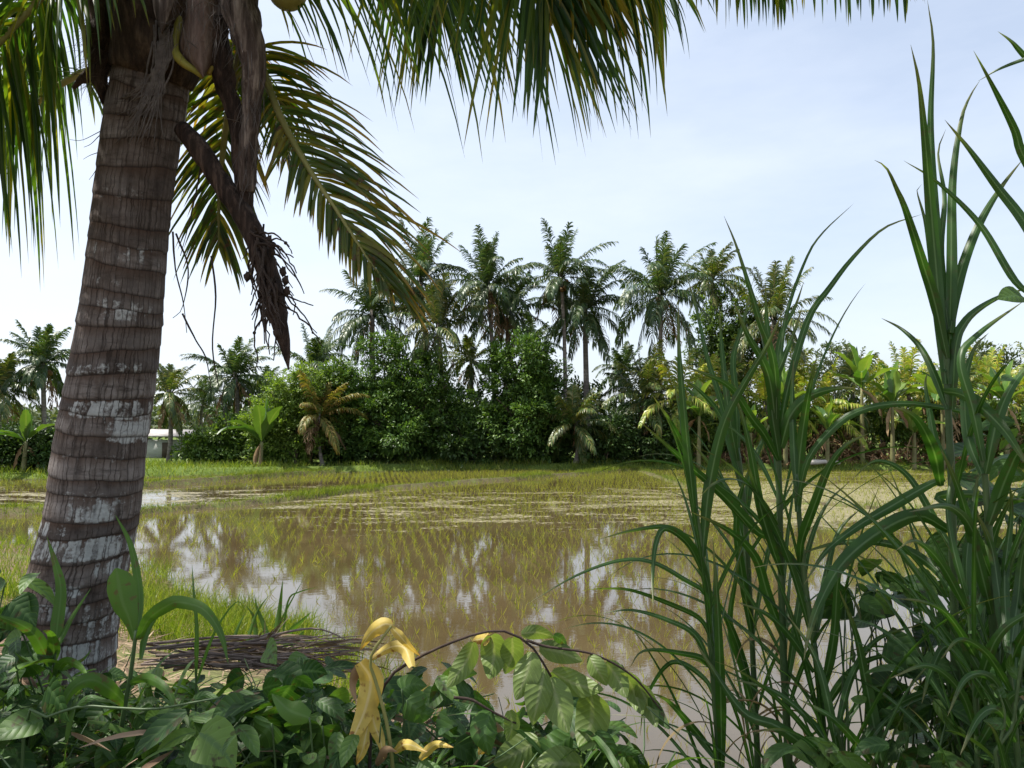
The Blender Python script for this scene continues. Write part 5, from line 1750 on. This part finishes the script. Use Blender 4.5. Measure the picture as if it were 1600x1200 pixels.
traced_plant('grass_tuft', 'tuft of upright grass blades beside the water right of the sunlit grass', 'grass', (432, 1020), 3.6,
             [], [([(430, 1030), (432, 985), (437, 950), (442, 905)], 10, .1), ([(440, 1030), (452, 990), (470, 972), (488, 955)], 11, .1), ([(425, 1030), (415, 985), (402, 950), (398, 930)], 9, .1), ([(418, 1030), (396, 1000), (386, 985)], 12, .1), ([(400, 1030), (398, 970), (384, 945)], 8, .1), ([(446, 1030), (462, 1005), (475, 985)], 16, .1), ([(440, 1010), (450, 940), (468, 925), (498, 917)], 4, .1), ([(360, 1020), (370, 985), (384, 956)], 6, .1), ([(380, 1025), (400, 960), (420, 930)], 6, .1), ([(410, 1030), (444, 960), (474, 905)], 4, .1)], 'weed', 734)
# trailing vines across the undergrowth
traced_plant('trailing_vine', 'thin pale vine trailing across the undergrowth below the trunk', 'vine', (40, 1130), 1.55,
             [([(40, 1130), (75, 1120), (125, 1104), (180, 1106), (240, 1108), (300, 1098), (345, 1090)], 3)], [([(120, 1104), (140, 1090), (165, 1092)], 12, 0), ([(300, 1098), (320, 1085), (345, 1092)], 14, 0)], 'vine', 735)
traced_plant('trailing_vine', 'looping pale green vine at the lower right corner', 'vine', (1585, 1215), 1.45,
             [([(1560, 1215), (1556, 1170), (1580, 1140), (1592, 1060), (1600, 1010)], 4), ([(1560, 1170), (1570, 1120), (1562, 1085)], 2.5)], [([(1565, 1090), (1558, 1075), (1545, 1070)], 16, 0, 'heart'), ([(1572, 1130), (1552, 1130), (1535, 1125)], 18, 0, 'heart'), ([(1592, 1060), (1578, 1040), (1580, 1020)], 14, 0, 'heart')], 'vine', 736)

# big individual vine leaves at the bottom
def Z4(x, y):
    return (400 + x / 2.4615, 850 + y / 2.4615)


big = [
    ('pleated fresh blade leaf left of the yellow leaves', [(Z4(205, 668)), Z4(130, 640), Z4(90, 605), Z4(60, 575)], 36),
    ('broad heart-shaped leaf at the bottom left of the yellow leaves', [Z4(60, 690), Z4(20, 740), Z4(-30, 780)], 56),
    ('pale lit heart leaf low beside the yellow leaves', [Z4(255, 700), Z4(230, 780), Z4(190, 850)], 62),
    ('dark heart leaf right above the low yellow leaf', [Z4(580, 600), Z4(640, 650), Z4(690, 640)], 48),
    ('lobed green leaf at the foot of the compound branch', [Z4(560, 560), Z4(600, 540), Z4(660, 545)], 36),
]
for i, (lab, pl, w) in enumerate(big):
    traced_plant('vine_shoot', lab, 'vine', pl[0], 1.5 + .03 * i, [([(pl[0][0] + 6, 1230), (pl[0][0] + 3, pl[0][1] + 30), pl[0]], 2.5)], [(pl, w, .03, 'cane' if i == 0 else 'heart')], 'vine' if i else 'weed', 740 + i, twist=15, group='vine shoots in the undergrowth')

# yellow withering plant
traced_plant('withering_plant', 'withering plant with big drooping yellow leaves at the bottom', 'plant', Z4(560, 850), 1.55,
             [([Z4(520, 800), Z4(470, 560), Z4(440, 440), Z4(520, 315)], 4)],
             [([Z4(525, 312), Z4(490, 310), Z4(440, 345), Z4(398, 410)], 26, .05, 'cane'),
              ([Z4(520, 318), Z4(550, 350), Z4(590, 395), Z4(632, 432)], 15, .03, 'cane'),
              ([Z4(600, 470), Z4(570, 400), Z4(510, 400), Z4(420, 460)], 21, .05, 'cane'),
              ([Z4(400, 455), Z4(440, 520), Z4(425, 620), Z4(385, 720), Z4(345, 800)], 40, -.06, 'cane'),
              ([Z4(440, 600), Z4(455, 690), Z4(480, 760), Z4(492, 828)], 24, -.04, 'cane'),
              ([Z4(390, 470), Z4(370, 540), Z4(385, 610)], 15, -.02, 'cane', 'dead_frond'),
              ([Z4(430, 700), Z4(410, 790), Z4(385, 850)], 18, -.03, 'ovate'),
              ([Z4(530, 800), Z4(580, 770), Z4(660, 800)], 17, -.08, 'cane'),
              ([Z4(630, 830), Z4(690, 772), Z4(760, 782)], 15, -.08, 'cane'),
              ([Z4(460, 850), Z4(500, 790), Z4(545, 800)], 16, -.05, 'cane', 'dead_frond')], 'yellow_leaf', 751, 'ovate', 25, 'rachis', fold=.26, wave=.10)
# compound-leaf branch
traced_plant('leafy_branch', 'arching branch of pale olive compound leaves over the brown water', 'branch', Z4(440, 760), 1.62,
             [([Z4(440, 760), Z4(470, 600), Z4(525, 500), Z4(610, 445), Z4(700, 400), Z4(850, 345), Z4(960, 336), Z4(1050, 385), Z4(1100, 450), Z4(1135, 510)], 3.2),
              ([Z4(1040, 370), Z4(1120, 395), Z4(1300, 425), Z4(1450, 510), Z4(1560, 640)], 2.2),
              ([Z4(760, 590), Z4(830, 600), Z4(900, 640), Z4(1000, 690)], 2.5)],
             [([Z4(835, 378), Z4(815, 440), Z4(775, 500), Z4(735, 552)], 26, -.05),
              ([Z4(905, 350), Z4(915, 430), Z4(897, 518)], 33, -.03),
              ([Z4(985, 360), Z4(985, 430), Z4(958, 500)], 30, .03),
              ([Z4(1060, 415), Z4(1040, 500), Z4(1000, 600)], 34, -.04),
              ([Z4(1110, 480), Z4(1090, 580), Z4(1065, 695)], 37, -.06),
              ([Z4(1132, 515), Z4(1160, 610), Z4(1200, 725)], 40, -.06),
              ([Z4(1138, 490), Z4(1230, 540), Z4(1335, 560)], 30, -.03),
              ([Z4(1090, 400), Z4(1170, 415), Z4(1255, 450)], 27, .04),
              ([Z4(1020, 345), Z4(1080, 340), Z4(1150, 358)], 18, .08),
              ([Z4(1145, 352), Z4(1170, 365), Z4(1196, 392)], 12, .08, 'ovate', 'vine'),
              ([Z4(900, 365), Z4(870, 365), Z4(832, 372)], 16, .05, 'ovate', 'yellow_leaf'),
              ([Z4(1290, 575), Z4(1290, 680), Z4(1250, 795)], 44, -.02),
              ([Z4(1280, 430), Z4(1310, 480), Z4(1350, 545)], 25, -.02),
              ([Z4(1345, 455), Z4(1390, 515), Z4(1425, 590)], 28, -.03),
              ([Z4(1415, 495), Z4(1455, 570), Z4(1485, 655)], 26, -.03),
              ([Z4(1470, 540), Z4(1510, 620), Z4(1540, 705)], 23, -.03),
              ([Z4(1515, 590), Z4(1550, 660), Z4(1590, 712)], 16, -.03, 'ovate', 'vine'),
              ([Z4(905, 640), Z4(880, 720), Z4(895, 812)], 36, -.04, 'ovate', 'vine'),
              ([Z4(975, 640), Z4(985, 700), Z4(965, 760)], 20, 0),
              ([Z4(1085, 755), Z4(1010, 800), Z4(915, 845)], 40, -.06),
              ([Z4(1210, 740), Z4(1130, 790), Z4(1060, 790)], 36, -.02, 'ovate', 'vine'),
              ([Z4(1310, 720), Z4(1360, 790), Z4(1390, 840)], 22, 0, 'ovate', 'vine'),
              ([Z4(1380, 790), Z4(1430, 800), Z4(1480, 805)], 14, 0, 'ovate', 'vine'),
              ([Z4(880, 750), Z4(870, 790), Z4(855, 810)], 14, 0, 'ovate', 'yellow_leaf'),
              ([Z4(1260, 850), Z4(1150, 845), Z4(1060, 855)], 40, -.05)], 'pale_leaf', 752, 'ovate', 24, 'strand', fold=.14, wave=.03)
vine_plant('dark leafy vine under the arching pale branch', [(760, 1140, 1.8, 90, 50, .12), (860, 1150, 1.85, 90, 55, .12), (690, 1080, 1.9, 70, 40, .12), (930, 1180, 1.75, 60, 40, .1)], 130, .085, 761)
vine_plant('leafy vine mass left of the yellow leaves', [(440, 1130, 1.7, 110, 70, .15), (500, 1060, 1.9, 80, 40, .12), (330, 1160, 1.6, 90, 50, .1)], 130, .095, 762)
vine_plant('leafy vine at the left picture edge beside the trunk', [(10, 930, 1.9, 40, 50, .1), (30, 1090, 1.7, 80, 70, .15), (10, 1020, 1.8, 50, 60, .1)], 60, .10, 763)

# heap of dry fronds behind the undergrowth
g = np.random.default_rng(770)
hb = P(410, 1025, 2.97)
th = thing('dry_frond_heap', 'heap of dry brown palm fronds lying across the bank right of the trunk', 'frond heap', (hb[0], hb[1], float(H(hb[0], hb[1]))))
mr = MB()
ml = MB()
for i in range(46):
    a = P(g.uniform(215, 420), g.uniform(1005, 1050), 2.95 + g.normal(0, .16))
    b = P(g.uniform(400, 590), g.uniform(990, 1050), 3.0 + g.normal(0, .16))
    for q_ in (a, b):
        q_[2] = max(q_[2], float(H(q_[0], q_[1])) + .02)
    mid = (a + b) / 2 + np.array([0, g.normal(0, .08), g.uniform(-.01, .03)])
    mid[2] = max(mid[2], float(H(mid[0], mid[1])) + .03)
    mr.tube(spline(np.array([a, mid, b]), 12), np.linspace(g.uniform(.003, .0075), .002, 12), 5)
    n = 5
    t = g.random((n, 1))
    bs = a * (1 - t) + b * t
    ml.blades(bs, nz(b - a) + g.normal(0, .2, (n, 3)) * [1, 1, .4], g.normal(0, 1, (n, 3)), g.uniform(.1, .25, n), .012, .5, 3, 0, 'grass')
mr.build('stalks', MAT['stalk'], th)
ml.build('dry_leaflets', MAT['straw'], th)

# ------------------------------------------------------------------ light
SUN_EL = math.radians(60)
SUN_AZ = math.radians(-78)     # measured from straight ahead, negative = left
sd = np.array([math.sin(SUN_AZ) * math.cos(SUN_EL), math.cos(SUN_AZ) * math.cos(SUN_EL), math.sin(SUN_EL)])
sl = bpy.data.lights.new("sun", 'SUN')
sl.energy = 4.9
sl.angle = math.radians(.53)
sl.color = (1.0, .95, .87)
so = bpy.data.objects.new("sun", sl)
COL.objects.link(so)
from mathutils import Vector
so.rotation_euler = Vector(sd).to_track_quat('Z', 'Y').to_euler()
so.location = (-20, 10, 40)

w = bpy.data.worlds.new("World")
S.world = w
w.use_nodes = True
nt = w.node_tree
nt.nodes.clear()
wo = nt.nodes.new("ShaderNodeOutputWorld")
bg = nt.nodes.new("ShaderNodeBackground")
sky = nt.nodes.new("ShaderNodeTexSky")
sky.sky_type = 'NISHITA'
sky.sun_disc = False
sky.sun_elevation = SUN_EL
sky.sun_rotation = SUN_AZ
sky.air_density = 1.0
sky.dust_density = 2.2
sky.ozone_density = 1.0
bg.inputs[1].default_value = .12


def WN(t, **kw):
    n = nt.nodes.new(t)
    for a, b in kw.items():
        setattr(n, a, b)
    return n


def WK(a, b):
    nt.links.new(a, b)


tc = WN("ShaderNodeTexCoord")
mp = WN("ShaderNodeMapping")
mp.inputs['Scale'].default_value = (1.0, 1.0, 3.2)
mp.inputs['Location'].default_value = (.4, .1, .3)
WK(tc.outputs['Generated'], mp.inputs[0])
cn = noise_(WN, WK, mp.outputs[0], 2.1, 6, .58)
sep = WN("ShaderNodeSeparateXYZ")
WK(tc.outputs['Generated'], sep.inputs[0])
low = mrange(WN, WK, sep.outputs[2], .0, .6, .30, -.02)
left = mrange(WN, WK, sep.outputs[0], -.6, .35, .16, -.05)
cf = math_(WN, WK, 'ADD', math_(WN, WK, 'ADD', cn, low), left)
cf = mrange(WN, WK, cf, .40, 1.0, .40, .84)
col = mixc(WN, WK, cf, sky.outputs[0], (5.0, 5.4, 6.0))
WK(col, bg.inputs[0])
WK(bg.outputs[0], wo.inputs[0])

S.view_settings.view_transform = 'Standard'
S.view_settings.look = 'None'
S.view_settings.exposure = 0.78
S.view_settings.gamma = 1.0
S.render.engine = 'CYCLES'
S.cycles.use_denoising = True
S.cycles.max_bounces = 6
S.cycles.diffuse_bounces = 3
S.cycles.glossy_bounces = 3
S.cycles.transmission_bounces = 4
S.cycles.caustics_reflective = False
S.cycles.caustics_refractive = False
S.render.resolution_x = 1024
S.render.resolution_y = 768
